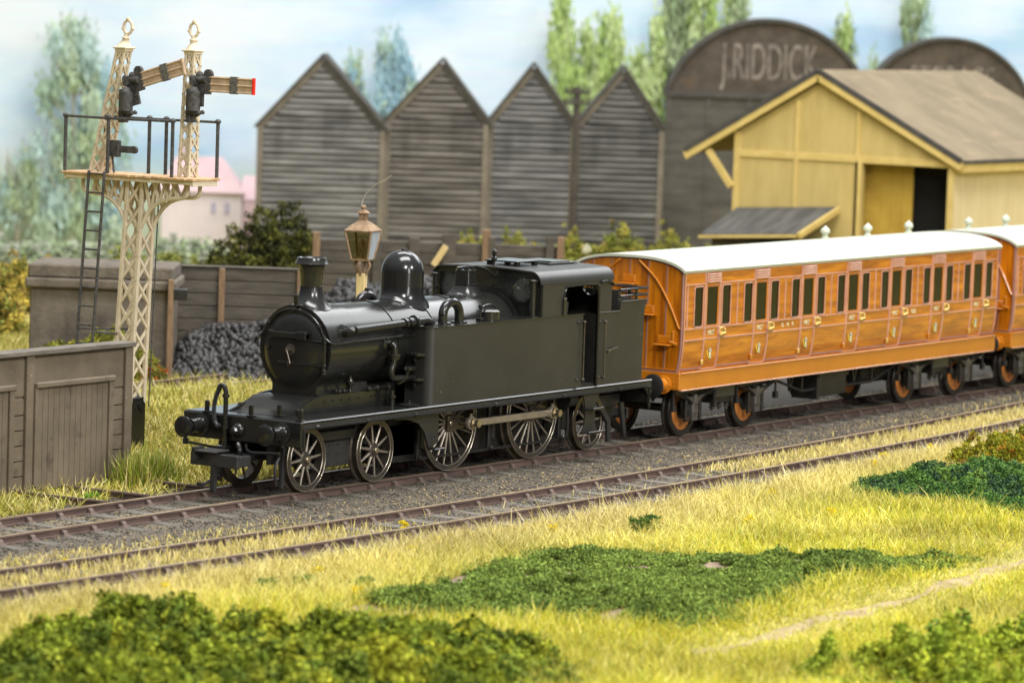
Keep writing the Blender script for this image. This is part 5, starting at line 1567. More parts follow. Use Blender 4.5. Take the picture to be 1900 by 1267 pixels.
for xc in (-1.62, -4.25):
    m = MB().box(xc - 0.94, xc + 0.94, -0.02, 0.05, 0.16, 1.86)
    for k in range(13):
        x0 = xc - 0.94 + 1.88 * k / 13
        m.box(x0 + 0.004, x0 + 1.88 / 13 - 0.004, -0.045, -0.01, 0.14, 1.88, 0.005)
    dr = S(m, 'sliding_door', BRN)
    m = MB().box(xc - 1.02, xc + 1.08, -0.12, 0.0, 1.88, 1.98, 0.02)
    m.box(xc - 1.02, xc - 0.94, -0.08, 0.0, 0.2, 1.9, 0.012); m.box(xc + 0.94, xc + 1.06, -0.09, 0.0, 0.2, 1.9, 0.012)
    m.build('door_frame', BRN, dr)

# ------------------------------------------------------------------ gas lamp
RUSTL = mat('rusty_lantern', (0.20, 0.125, 0.07), (0.32, 0.225, 0.135), rough=0.8, scale=7, bump=0.4, bscale=25, streak=((0.16, 0.07, 0.03), (8, 8, 8), 0.55, 0.75))
WOODP = mat('pale_wood_post', (0.62, 0.46, 0.20), (0.72, 0.56, 0.28), rough=0.6, scale=4, stretch=(4, 4, 0.6), streak=((0.30, 0.18, 0.08), (9, 9, 1.2), 0.68, 0.78))
DIRTYG = glass('dirty_pane', (0.80, 0.72, 0.48), 0.75)
REFLG = mat('pane_reflection', (0.34, 0.40, 0.42), (0.52, 0.58, 0.60), rough=0.12, scale=5, stretch=(3, 3, 0.6))  # pale reflection painted as the colour of one lantern pane
lp = empty('gas_lamp', (8.04, 3.3, GZ), math.radians(14), 'rusty lantern street lamp on a pale wooden post behind the locomotive boiler', 'street lamp')
S = lambda mb, nm, m, par=lp, ang=35: mb.build(nm, m, par, ang)
S(MB().box(-0.085, 0.085, -0.085, 0.085, 0, 3.38, 0.012), 'post', WOODP)
m = MB()
for s in (-1, 1): m.tube([(0, s * 0.03, 3.28), (0, s * 0.10, 3.42), (0, s * 0.155, 3.52), (0, s * 0.13, 3.60), (0, s * 0.12, 3.64)], 0.032, 8, smooth=3)
for s in (-1, 1): m.tube([(s * 0.03, 0, 3.28), (s * 0.10, 0, 3.42), (s * 0.155, 0, 3.52), (s * 0.13, 0, 3.60), (s * 0.12, 0, 3.64)], 0.032, 8, smooth=3)
S(m, 'cradle', RUSTL)
zb, zt, wb, wt = 3.66, 4.18, 0.165, 0.265
m = MB().box(-wb, wb, -wb, wb, zb - 0.035, zb + 0.02, 0.01)
for sx in (-1, 1):
    for sy in (-1, 1): m.bar((sx * wb, sy * wb, zb), (sx * wt, sy * wt, zt), 0.035, 0.035)
m.box(-wt - 0.015, wt + 0.015, -wt - 0.015, wt + 0.015, zt, zt + 0.03, 0.008)
lan = S(m, 'lantern_frame', RUSTL)
R_ = []
for w_, z in ((wt + 0.02, zt + 0.03), (wt - 0.02, zt + 0.06), (0.17, zt + 0.14), (0.085, zt + 0.20), (0.07, zt + 0.22), (0.07, zt + 0.34)):
    R_.append([(w_, w_, z), (-w_, w_, z), (-w_, -w_, z), (w_, -w_, z)])
m = MB().rings(R_)
m.lathe([(0.075, 0), (0.125, 0.015), (0.12, 0.03), (0.05, 0.075), (0.035, 0.09), (0.05, 0.11), (0.05, 0.14), (0.02, 0.17), (0, 0.175)], (0, 0, zt + 0.34), (0, 0, 1), 18)
m.build('lantern_roof', RUSTL, lan)
for k, (nx_, ny_) in enumerate(((-1, 0), (0, -1), (1, 0), (0, 1))):
    def q(w, z, t): return (nx_ * w - ny_ * w * t, ny_ * w + nx_ * w * t, z)
    m = MB().add([q(wb, zb, -1), q(wb, zb, 1), q(wt, zt, 1), q(wt, zt, -1)], [(0, 1, 2, 3)])
    m.build('pane', REFLG if k == 1 else DIRTYG, lan)
S(MB().tube([(-0.02, 0.05, 4.60), (0.02, 0.0, 4.86), (-0.05, -0.25, 5.10), (-0.1, -0.42, 5.17), (-0.12, -0.6, 5.30)], 0.004, 5, smooth=4), 'stray_fibre', CREAM)
S(MB().cyl((0, 0, 3.66), (0, 0, 3.95), 0.02, n=8).sphere((0, 0, 3.98), 0.05, 8), 'burner', RUSTL)
# ------------------------------------------------------------------ lineside buildings
def bgroot(name, a, b, z, label, cat, group=None, rz=BR):
    return empty(name, W(a, b, z), rz, label, cat, group)


STONE = mat('dark_stone', (0.085, 0.068, 0.05), (0.15, 0.125, 0.095), rough=0.9, scale=1.6, bump=0.5, bscale=9, streak=((0.055, 0.045, 0.033), (2, 2, 0.5), 0.55, 0.75))
r_ = bgroot('stone_abutment', -6.25, 20.0, GZ, 'dark stone bridge abutment with a thick coping behind the signal ladder', 'abutment')
MB().box(0.05, 3.15, 0, 2.2, 0, 2.16, 0.03).build('wall', STONE, r_)
MB().box(-0.05, 3.28, -0.14, 2.3, 2.02, 2.24, 0.04).build('string_course', STONE, r_)
MB().box(0.0, 3.2, -0.02, 2.2, 2.24, 2.54, 0.04).build('parapet', STONE, r_)
POSTW = mat('tan_post', (0.15, 0.092, 0.05), (0.24, 0.15, 0.08), rough=0.8, scale=4, stretch=(4, 4, 0.8))
MB().box(3.14, 3.26, -0.30, -0.14, 0, 2.3, 0.01).build('corner_post', POSTW, r_)
MB().box(3.2, 3.55, -0.25, 0.0, 1.85, 2.1, 0.02).build('stop_block', UND, r_)

SLP = mat('old_sleeper_wall', (0.055, 0.046, 0.035), (0.105, 0.089, 0.068), rough=0.9, scale=1.6, stretch=(0.8, 2, 4), bump=0.5, bscale=9)
r_ = bgroot('sleeper_wall', -3.6, 23.1, GZ, 'grey timber retaining wall with tan posts behind the heap of coal', 'retaining wall')
m = MB()
for k in range(8): m.box(0, 3.35, random.uniform(0, 0.02), 0.22, 0.295 * k, 0.295 * k + 0.285, 0.015)
m.build('boards', SLP, r_)
for x in (0.05, 1.42, 3.22):
    MB().box(x - 0.07, x + 0.07, -0.12, 0.01, 0, 2.36, 0.012).build('post', POSTW, r_)
MB().box(-0.05, 3.38, -0.04, 0.26, 2.36, 2.40, 0.01).build('rail_cap', SLP, r_)

r_ = bgroot('timber_fence', -0.55, 31.15, GZ, 'long dark timber fence with stumpy posts below the gabled sheds', 'fence')
m = MB()
for k in range(9): m.box(0, 6.3, random.uniform(0, 0.03), 0.2, 0.29 * k, 0.29 * k + 0.28, 0.015)
m.build('boards', SLP, r_)
for i, (x, h, w) in enumerate(((0.1, 2.78, .09), (1.62, 2.76, .10), (2.55, 2.72, .13), (3.42, 2.85, .17), (4.35, 2.98, .10), (4.48, 2.8, .09), (5.95, 2.85, .10), (6.22, 2.86, .09))):
    MB().box(x - w, x + w, -0.16, 0.0, 0, h, 0.015).build('post', POSTW if i in (0, 4, 7) else SLP, r_)
MB().bar((3.05, -0.25, 2.05), (3.35, -0.35, 2.55), 0.16, 0.03, (0, 1, 0)).build('broken_board', WOODP, r_)

# gabled sheds
def shedmat(nm, c1, c2):
    return mat(nm, c1, c2, rough=0.85, scale=1.0, stretch=(0.5, 1, 5), bump=0.4, bscale=6, bstretch=(0.6, 1, 7), streak=((c1[0] * 0.45, c1[1] * 0.45, c1[2] * 0.45), (0.9, 1, 0.5), 0.55, 0.8))


SH = [shedmat('grey_weatherboard', (0.085, 0.082, 0.076), (0.24, 0.232, 0.215)), shedmat('brown_weatherboard', (0.066, 0.058, 0.05), (0.19, 0.17, 0.146)),
      shedmat('blue_weatherboard', (0.075, 0.074, 0.07), (0.215, 0.21, 0.20)), shedmat('dark_weatherboard', (0.058, 0.056, 0.051), (0.165, 0.16, 0.145))]
BARGE = mat('shed_timber', (0.12, 0.10, 0.078), (0.18, 0.155, 0.12), rough=0.8, scale=2)
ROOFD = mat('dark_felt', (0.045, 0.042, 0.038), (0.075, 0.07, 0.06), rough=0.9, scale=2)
sheds = [(-4.47, -0.07, -2.28, 3.95, 6.42, 67.2), (-0.10, 3.47, 1.81, 4.25, 6.40, 67.7), (3.44, 6.50, 4.98, 4.25, 6.34, 68.2), (6.47, 9.58, 8.12, 4.2, 6.32, 68.7)]
slab = ['broad grey weatherboarded shed, leftmost of the four pointed gables', 'brown weatherboarded shed with a pointed gable above the lantern', 'streaky grey weatherboarded shed just left of the telegraph pole', 'narrow dark weatherboarded shed between the telegraph pole and the round roofed barn']
ZG = -1.25
for (a0, a1, ap, ze, zp, b), lab, mm in zip(sheds, slab, SH):
    r_ = bgroot('gabled_shed', a0, b, ZG, lab, 'shed', 'weatherboarded gabled sheds')
    w = a1 - a0; xa = ap - a0; he = ze - ZG; hp = zp - ZG; dp = 2.4
    m = MB().prism([(0.06, 0), (w - 0.06, 0), (w - 0.06, he), (xa, hp - 0.12), (0.06, he)], 'y', 0.05, dp)
    z = 0.3; k = 0
    while z < hp - 0.35:
        h_ = 0.215 + 0.02 * math.sin(k * 2.1)
        if z > he:
            f = (z - he) / (hp - he); x0, x1 = 0.1 + (xa - 0.1) * f, w - 0.1 - (w - 0.1 - xa) * f
            f2 = min((z + h_ - he) / (hp - he), 1); x0, x1 = 0.1 + (xa - 0.1) * f2, w - 0.1 - (w - 0.1 - xa) * f2
        else: x0, x1 = 0.1, w - 0.1
        if x1 - x0 > 0.15:
            t0 = random.uniform(-0.02, 0.03); t1 = random.uniform(-0.02, 0.03)
            dz0 = random.uniform(-0.012, 0.012)
            m.add([(x0, 0.05, z + h_), (x1, 0.05, z + h_), (x1, -0.12 + t1, z + dz0), (x0, -0.12 + t0, z), (x0, 0.05, z), (x1, 0.05, z)], [(0, 1, 2, 3), (3, 2, 5, 4), (0, 3, 4), (1, 5, 2)])
        z += h_; k += 1
    m.build('wall', mm, r_)
    m = MB()
    for x in (0.09, w - 0.09): m.box(x - 0.10, x + 0.10, -0.16, 0.02, 0, he, 0.01)
    m.bar((0.0, -0.05, he - 0.03), (xa, -0.05, hp - 0.1), 0.14, 0.20)
    m.build('bargeboard', BARGE, r_)
    MB().bar((w, -0.05, he - 0.03), (xa, -0.05, hp - 0.1), 0.15, 0.22).build('bargeboard', ROOFD, r_)  # right board darker: the shaded side is put into its colour
    m = MB()
    for (p, q) in (((-0.10, he - 0.02), (xa, hp + 0.06)), ((w + 0.10, he - 0.02), (xa, hp + 0.06))):
        m.bar((p[0], dp / 2 - 0.15, p[1] + 0.02), (q[0], dp / 2 - 0.15, q[1] + 0.02), dp + 0.1, 0.09)
    m.build('roof', ROOFD, r_)

# round roofed barns
BARN = mat('barn_boards', (0.045, 0.036, 0.028), (0.090, 0.072, 0.055), rough=0.9, scale=1.1, stretch=(1.6, 1, 1.6), bump=0.3, bscale=6, streak=((0.10, 0.062, 0.030), (1.2, 1, 2.2), 0.57, 0.75))
BARNW = mat('barn_wall', (0.055, 0.049, 0.040), (0.105, 0.096, 0.08), rough=0.9, scale=1.0, stretch=(0.7, 1, 3), bump=0.3, bscale=6)
FADED = mat('faded_lettering', (0.25, 0.215, 0.185), (0.07, 0.058, 0.046), rough=0.9, scale=3.2, contrast=(0.40, 0.72))
for (ac, zt, R, ws, b, lab, txt) in ((13.39, 8.12, 3.78, 5.42, 72.7, 'big dark barn with a round roof and faded white lettering on its gable', 'J.RIDDICK'),
                                     (19.85, 7.68, 3.05, 5.0, 72.7, 'smaller round roofed dark barn at the right marked for storage', 'STORAGE')):
    r_ = bgroot('round_barn', ac, b, ZG, lab, 'barn')
    zc = zt - R - ZG; zs = ws - ZG
    th = math.asin(min((zs - zc) / R, 0.99))
    hw = R * math.cos(th)
    ar = [(R * math.cos(t), zc + R * math.sin(t)) for t in np.linspace(th, PI - th, 40)]
    MB().prism([(hw, zs)] + ar[1:-1] + [(-hw, zs)], 'y', 0.0, 1.6).build('gable', BARN, r_)
    m = MB().box(-hw + 0.03, hw - 0.03, 0.02, 1.6, 0, zs)
    for x in np.arange(-hw + 0.06, hw, 1.45): m.box(x - 0.07, x + 0.07, -0.04, 0.03, 0, zs - 0.1, 0.01)
    m.build('wall', BARNW, r_)
    MB().box(-hw - 0.05, hw + 0.05, -0.08, 0.05, zs - 0.1, zs + 0.1, 0.02).build('tie_beam', ROOFD, r_)
    oo = [(1.03 * R * math.cos(t), zc + 1.03 * R * math.sin(t)) for t in np.linspace(th - 0.02, PI - th + 0.02, 48)]
    ii = [(0.99 * R * math.cos(t), zc + 0.99 * R * math.sin(t)) for t in np.linspace(th - 0.02, PI - th + 0.02, 48)]
    m = MB().rings([[(p[0], y, p[1]) for p in oo + ii[::-1]] for y in (-0.14, 1.7)])
    m.build('roof', ROOFD, r_)
    if txt[0] == 'J':
        text('lettering', txt, 1.85, 0.01, FADED, r_, up_mat((0.02, -0.012, 6.60 - ZG)), 0.42)
    else:
        text('lettering', txt, 1.25, 0.01, FADED, r_, up_mat((0.1, -0.012, 6.25 - ZG)), 0.55)

# yellow goods shed (its ridge parallel to the railway)
YEL = mat('ochre_boards', (0.48, 0.36, 0.12), (0.55, 0.42, 0.155), rough=0.75, scale=1.0, stretch=(1, 3, 0.6), bump=0.2, bscale=8, bstretch=(1, 4, 0.5), streak=((0.41, 0.30, 0.095), (1, 1.6, 0.5), 0.55, 0.85))
YELT = mat('ochre_timber', (0.55, 0.40, 0.125), (0.65, 0.49, 0.17), rough=0.7, scale=2)
CREAMW = mat('pale_boards', (0.66, 0.53, 0.29), (0.74, 0.61, 0.36), rough=0.75, scale=1.2, stretch=(3, 1, 0.6))
SLATE = mat('brown_felt_roof', (0.135, 0.103, 0.058), (0.195, 0.152, 0.09), rough=0.9, scale=0.9, stretch=(1, 0.5, 1), streak=((0.26, 0.19, 0.115), (0.8, 2, 2), 0.58, 0.8), bump=0.2, bscale=9)
GREY = mat('lean_to_felt', (0.042, 0.041, 0.036), (0.095, 0.092, 0.082), rough=0.9, scale=1.2, stretch=(0.6, 3, 1))
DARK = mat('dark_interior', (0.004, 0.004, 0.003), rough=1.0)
YX = 47.15
gs = empty('goods_shed', (YX, 14.0, ZG + 0.4), 0, 'ochre boarded goods shed with wide overhanging gable and brown felt roof', 'goods shed')
S = lambda mb, nm, m, par=gs, ang=30: mb.build(nm, m, par, ang)
g0 = ZG + 0.4
Y = lambda y: y - 14.0
Z = lambda z: z - g0
yl, yr = Y(17.55), Y(10.32)
# front wall with the doorway
dl_, dr_, dt = Y(13.28), Y(10.42), Z(4.15)
wall = [(yl, 0), (dl_, 0), (dl_, dt), (dr_, dt), (dr_, 0), (yr, 0), (yr, Z(4.28)), (Y(14.73), Z(6.45)), (yl, Z(4.85))]
MB().prism(wall, 'x', 0.0, 0.18).build('front_wall', YEL, gs)
m = MB()
for y0, w_ in ((yl - 0.09, 0.10), (Y(15.46), 0.06), (dl_ + 0.1, 0.11), (Y(13.43), 0.05), (yr + 0.06, 0.09)):
    zt = {0: Z(4.9), 1: Z(5.9), 2: Z(4.2), 3: Z(5.75), 4: Z(4.3)}[[yl - 0.09, Y(15.46), dl_ + 0.1, Y(13.43), yr + 0.06].index(y0)]
    m.box(-0.06, 0.01, y0 - w_, y0 + w_, 0, zt, 0.01)
m.box(-0.05, 0.012, yr, yl, Z(4.16), Z(4.36), 0.01)
m.build('framing', YELT, gs)
# side wall and back
MB().box(0.02, 9.8, yr - 0.02, yr + 0.15, 0, Z(4.5)).build('side_wall', CREAMW, gs)
MB().box(0.02, 9.8, yl - 0.15, yl, 0, Z(4.5)).box(9.6, 9.8, yr, yl, 0, Z(4.9)).build('rear_wall', YEL, gs)
m = MB().box(0.65, 0.73, Y(11.94), dl_ + 0.3, 0, dt - 0.03, 0.01)
for k in range(5): m.box(0.635, 0.655, Y(11.95) + 0.34 * k, Y(11.95) + 0.34 * k + 0.325, 0, dt - 0.04, 0.004)
m.build('sliding_door', mat('shaded_ochre', (0.40, 0.25, 0.03), (0.50, 0.33, 0.05), rough=0.7, scale=1.5), gs)  # deeper ochre puts the shade of the recess into the door colour
MB().box(0.9, 6.5, yr + 0.2, yl - 0.2, 0.0, dt + 0.1).build('dark_interior', DARK, gs)  # solid black block stands in for the shade inside the shed
# roof
ey0, ez0, ey1, ez1, ry, rz_ = Y(19.15), Z(4.20), Y(9.95), Z(4.30), Y(14.73), Z(6.72)
m = MB()
for (ey, ez) in ((ey0, ez0), (ey1, ez1)):
    n_ = Vector((0, -(rz_ - ez), (ry - ey))).normalized()
    if n_.z < 0: n_ = -n_
    up = n_ * 0.12
    q = [Vector((-0.22, ey, ez)), Vector((10.1, ey, ez)), Vector((10.1, ry, rz_)), Vector((-0.22, ry, rz_))]
    m.add([p for p in q] + [p + up for p in q], [(0, 1, 2, 3), (4, 5, 6, 7), (0, 1, 5, 4), (1, 2, 6, 5), (2, 3, 7, 6), (3, 0, 4, 7)])
m.build('roof', SLATE, gs)
m = MB()
for (ey, ez) in ((ey0, ez0), (ey1, ez1)):
    m.bar((-0.19, ey, ez - 0.10), (-0.19, ry, rz_ - 0.10), 0.10, 0.23, (0, 0, 1))
m.bar((-0.14, ey1 + 0.03, ez1 - 0.12), (10.0, ey1 + 0.03, ez1 - 0.12), 0.10, 0.24)
m.build('bargeboard', YELT, gs)
m = MB().bar((-0.1, yl + 0.02, Z(3.25)), (-0.1, ey0 - 0.75, ez0 + 0.1), 0.16, 0.18, (1, 0, 0))
m.build('eaves_bracket', YELT, gs)
m = MB()
for (ey, ez) in ((ey0, ez0), (ey1, ez1)): m.bar((-0.235, ey, ez + 0.07), (-0.235, ry, rz_ + 0.07), 0.05, 0.16)
m.bar((-0.2, ey1 - 0.03, ez1 + 0.05), (10.0, ey1 - 0.03, ez1 + 0.05), 0.06, 0.10)
m.build('roof_edge', ROOFD, gs)
# lean-to
lt = empty('lean_to_canopy', (YX - 0.08, 14.0, g0), 0, 'grey felted lean-to roof with an ochre edge in front of the yellow goods shed', 'lean-to')
m = MB()
q = [Vector((0, Y(17.36), Z(2.58))), Vector((0, Y(13.98), Z(2.78))), Vector((-2.0, Y(14.2), Z(2.05))), Vector((-2.0, Y(17.45), Z(1.84)))]
m.add(q + [p + Vector((0, 0, 0.07)) for p in q], [(3, 2, 1, 0), (4, 5, 6, 7), (0, 1, 5, 4), (1, 2, 6, 5), (2, 3, 7, 6), (3, 0, 4, 7)])
m.build('roof', GREY, lt)
m = MB().bar(q[1] + Vector((0, -0.05, 0.0)), q[2] + Vector((0, -0.05, 0.0)), 0.08, 0.17); m.bar(q[2] + Vector((-0.04, 0, 0)), q[3] + Vector((-0.04, 0, 0)), 0.06, 0.08)
m.build('edge_board', YELT, lt)
MB().box(-1.7, 0.0, Y(14.3), Y(17.2), 0, Z(1.80)).build('wall', BARN, lt)

# telegraph pole
POLE = mat('tarred_pole', (0.035, 0.03, 0.026), (0.065, 0.055, 0.045), rough=0.8, scale=4)
r_ = bgroot('telegraph_pole', 6.43, 63.4, ZG, 'dark telegraph pole with two short cross arms between the gabled sheds', 'telegraph pole')
MB().cyl((0, 0, 0), (0, 0, 7.0), 0.16, 0.12, 12).build('pole', POLE, r_)
for z in (6.83, 6.45):
    c = MB().box(-0.42, 0.42, -0.16, -0.08, z - 0.05, z + 0.05, 0.01).build('cross_arm', POLE, r_)
    for x in (-0.36, -0.2, 0.2, 0.36):
        MB().lathe([(0.02, 0), (0.05, 0.02), (0.05, 0.09), (0.03, 0.12), (0, 0.13)], (x, -0.12, z + 0.05), (0, 0, 1), 10).build('insulator', POLE, c)

# pale house with a pink roof
HW = mat('pale_render', (0.62, 0.54, 0.56), (0.72, 0.64, 0.64), rough=0.9, scale=0.7)
HR = mat('pink_roof', (0.56, 0.40, 0.43), (0.64, 0.48, 0.50), rough=0.9, scale=1.0)
HWN = mat('mauve_window', (0.40, 0.36, 0.46), rough=0.7)
r_ = bgroot('pale_house', -8.5, 74.6, ZG, 'pale house with a pink hipped roof in the far distance left of the sheds', 'house')
MB().box(0.1, 3.0, 0, 1.8, 0, 2.55).box(3.0, 4.2, 0.4, 1.8, 0, 2.3).build('wall', HW, r_)
m = MB()
m.rings([[(-0.1, -0.12, 2.5), (3.1, -0.12, 2.5), (3.1, 1.9, 2.5), (-0.1, 1.9, 2.5)], [(0.55, 0.6, 3.75), (2.2, 0.6, 3.75), (2.2, 1.2, 3.75), (0.55, 1.2, 3.75)]])
m.rings([[(2.9, 0.3, 2.25), (4.4, 0.3, 2.25), (4.4, 1.9, 2.25), (2.9, 1.9, 2.25)], [(3.0, 0.9, 3.1), (4.0, 0.9, 3.1), (4.0, 1.3, 3.1), (3.0, 1.3, 3.1)]])
rr = m.build('roof', HR, r_)
MB().box(0.62, 0.86, 0.7, 1.0, 3.4, 4.15).build('chimney', HR, rr)
for x in (1.9, 2.4): MB().box(x, x + 0.18, -0.03, 0.02, 1.75, 2.15).build('window', HWN, r_)
MB().box(3.05, 4.15, 0.3, 0.39, 0, 2.2).build('side_gable', HR, r_)
# ------------------------------------------------------------------ vegetation and coal
FOL = mat('foam_foliage', (0.1, 0.1, 0.1), rough=0.9, attr=True, spec=0.2)
BLD = mat('static_grass', (0.1, 0.1, 0.1), rough=0.6, attr=True, spec=0.3)


def crumb_protos(n, seed, kind='foam', nf=26):
    r = np.random.default_rng(seed); out = []
    for i in range(n):
        if kind == 'lump':      # broken, angular lump
            bm = bmesh.new()
            q = r.normal(size=(11, 3)); q /= np.linalg.norm(q, axis=1)[:, None]; q *= r.uniform(0.7, 1.15, (11, 1)) * np.array([1.1, 0.9, 0.8])
            for p in q: bm.verts.new(p)
            h = bmesh.ops.convex_hull(bm, input=bm.verts[:])
            bmesh.ops.delete(bm, geom=[g_ for g_ in h['geom_interior'] if isinstance(g_, bmesh.types.BMVert)], context='VERTS')
            bmesh.ops.triangulate(bm, faces=bm.faces[:])
            bm.verts.index_update()
            V_ = np.array([v.co[:] for v in bm.verts]); F_ = np.array([[v.index for v in f.verts] for f in bm.faces]); bm.free()
        else:                   # torn foam: a knot of little ragged flakes
            c = r.normal(size=(nf, 3)); c /= np.linalg.norm(c, axis=1)[:, None]; c *= (0.15 + 0.85 * r.random((nf, 1)) ** 0.6)
            u = r.normal(size=(nf, 3)); u /= np.linalg.norm(u, axis=1)[:, None]
            v = np.cross(u, r.normal(size=(nf, 3))); v /= np.linalg.norm(v, axis=1)[:, None]
            su = r.uniform(0.22, 0.52, (nf, 1)); sv = r.uniform(0.14, 0.34, (nf, 1))
            V_ = np.stack([c - u * su, c + v * sv + u * 0.1 * su, c + u * su * 0.9, c - v * sv], 1).reshape(-1, 3)
            b_ = np.arange(nf)[:, None] * 4
            F_ = np.concatenate([b_ + np.array([[0, 1, 2]]), b_ + np.array([[0, 2, 3]])])
        out.append((V_, F_))
    return out


def rot_rand(r, n):
    q = r.normal(size=(n, 4)); q /= np.linalg.norm(q, axis=1)[:, None]
    w, x, y, z = q.T
    return np.stack([np.stack([1 - 2 * (y * y + z * z), 2 * (x * y - z * w), 2 * (x * z + y * w)], -1),
                     np.stack([2 * (x * y + z * w), 1 - 2 * (x * x + z * z), 2 * (y * z - x * w)], -1),
                     np.stack([2 * (x * z - y * w), 2 * (y * z + x * w), 1 - 2 * (x * x + y * y)], -1)], 1)


def scatter(name, P, S_, C, m, seed=3, kind='foam', nf=26, flat=1.0):
    """P (n,3), S_ (n,), C (n,3): crumbs of foam or lumps"""
    r = np.random.default_rng(seed); n = len(P)
    pr = crumb_protos(6, seed, kind, nf)
    V_, F_, Cc = [], [], []; o = 0
    which = r.integers(0, 6, n); Rm = rot_rand(r, n)
    for k, (v, f) in enumerate(pr):
        sel = np.where(which == k)[0]
        if not len(sel): continue
        vv = np.einsum('nij,vj->nvi', Rm[sel], v) * S_[sel][:, None, None]
        vv[..., 2] *= flat
        vv += P[sel][:, None, :]
        V_.append(vv.reshape(-1, 3))
        F_.append((f[None] + o + len(v) * np.arange(len(sel))[:, None, None]).reshape(-1, 3)); o += len(v) * len(sel)
        Cc.append(np.repeat(C[sel], len(v), 0) * np.repeat(r.uniform(0.55, 1.45, (len(sel) * len(v) // (4 if kind == 'foam' else len(v)), 1)), 4 if kind == 'foam' else len(v), 0))
    return npmesh(name, np.concatenate(V_), np.concatenate(F_), m, np.concatenate(Cc))


def inpoly(x, y, poly):
    c = np.zeros(len(x), bool); n = len(poly)
    for i in range(n):
        x0, y0 = poly[i]; x1, y1 = poly[(i + 1) % n]
        t = ((y0 > y) != (y1 > y)) & (x < (x1 - x0) * (y - y0) / (y1 - y0 + 1e-12) + x0)
        c ^= t
    return c


def edge_dist(x, y, poly):
    d = np.full(len(x), 1e9); n = len(poly)
    for i in range(n):
        a = np.array(poly[i]); b = np.array(poly[(i + 1) % n]); ab = b - a
        t = np.clip(((x - a[0]) * ab[0] + (y - a[1]) * ab[1]) / (ab @ ab), 0, 1)
        d = np.minimum(d, np.hypot(x - a[0] - t * ab[0], y - a[1] - t * ab[1]))
    return d


def mixc(cols, n, r, jit=0.25):
    cols = np.array(cols); c = cols[r.integers(0, len(cols), n)]
    return c * r.uniform(1 - jit, 1 + jit, (n, 1))


def patch(name, poly, dens, size, height, cols, seed, label, cat, ragged=0.35, lump=0.9, holes=0.0, nf=26, clump=0.6, bumps=()):
    r = np.random.default_rng(seed)
    P_ = np.array(poly); lo = P_.min(0) - 0.4; hi = P_.max(0) + 0.4
    n = int((hi - lo).prod() * dens)
    x = r.uniform(lo[0], hi[0], n); y = r.uniform(lo[1], hi[1], n)
    ins = inpoly(x, y, poly); d = edge_dist(x, y, poly) * np.where(ins, 1, -1)
    nzv = vnoise(x, y, 0.6, seed) * 0.6 + vnoise(x, y, 0.25, seed + 1) * 0.4
    keep = d > (nzv - 0.5) * ragged * 2
    if holes: keep &= vnoise(x, y, 0.35, seed + 5) * 0.6 + vnoise(x, y, 0.9, seed + 6) * 0.4 > holes
    x, y, d, nzv = x[keep], y[keep], d[keep], nzv[keep]
    h = height * (0.25 + 0.75 * np.clip(d / 0.6, 0, 1)) * (1 - lump + lump * 3.2 * (vnoise(x, y, 0.40, seed + 2) * 0.65 + vnoise(x, y, 1.3, seed + 3) * 0.35) ** 1.7)
    for bx, by, bh, br in bumps: h = np.maximum(h, bh * np.exp(-((x - bx) ** 2 + (y - by) ** 2) / br ** 2) * (0.8 + 0.4 * nzv) * (d > 0.05))
    t = r.uniform(0, 1, len(x)) ** 0.6
    z = gz(x, y) + h * t
    s = r.uniform(0.55, 1.25, len(x)) * size
    C = mixc(cols, len(x), r)
    q = vnoise(x, y, 0.55, seed + 8)[:, None] * 0.6 + vnoise(x, y, 1.8, seed + 9)[:, None] * 0.4
    cl = np.array(cols)[np.clip((q[:, 0] * len(cols) * 1.3 - 0.15 * len(cols)).astype(int), 0, len(cols) - 1)]
    C = C * (1 - clump) + cl * clump
    o = scatter(name, np.stack([x, y, z], -1), s * 1.25, C, FOL, seed, 'foam', nf)
    return tag(o, label, cat, kind='stuff')


crop = [(-9.1, -8.1), (-8.4, -7.75), (-6.0, -7.4), (-3.9, -7.15), (-1.1, -6.75), (0.3, -8.4), (1.6, -10.1), (2.9, -12.05), (3.0, -12.55), (1.6, -12.35), (0.9, -12.15), (-0.7, -12.0), (-3.4, -12.55), (-6.2, -12.7), (-6.7, -10.3), (-7.9, -8.95)]
patch('low_crop', crop, 680, 0.044, 0.13, [(0.15, 0.215, 0.038), (0.195, 0.27, 0.05), (0.105, 0.16, 0.03), (0.24, 0.31, 0.06)], 21, 'long bed of low dark green crop foliage in the middle of the meadow', 'crop', 0.22, 0.95, 0.36, nf=20)
# bare earth under the crop
gx_, gy_ = np.meshgrid(np.arange(-8.4, 2.8, 0.14), np.arange(-13.1, -6.4, 0.14), indexing='ij')
sh_ = gx_.shape; fx, fy = gx_.ravel(), gy_.ravel()
ok = inpoly(fx, fy, crop) & (edge_dist(fx, fy, crop) > 0.25 * vnoise(fx, fy, 0.5, 19))
id_ = np.arange(len(fx)).reshape(sh_)
Fq = np.stack([id_[:-1, :-1], id_[1:, :-1], id_[1:, 1:], id_[:-1, 1:]], -1).reshape(-1, 4)
Fq = Fq[ok[Fq].all(1)]
BED = mat('bed_soil', (0.16, 0.11, 0.075), (0.30, 0.22, 0.15), rough=0.95, scale=5, bump=0.5, bscale=20)
structure(npmesh('soil_bed', np.stack([fx, fy, gz(fx, fy) + 0.02], -1), Fq, BED))
dk = [(9.2, -6.7), (10.4, -6.3), (11.7, -6.15), (13.5, -6.95), (14.5, -7.6), (13.0, -9.4), (9.8, -11.4), (7.6, -11.6), (8.3, -10.2), (8.85, -9.3), (9.1, -7.6)]
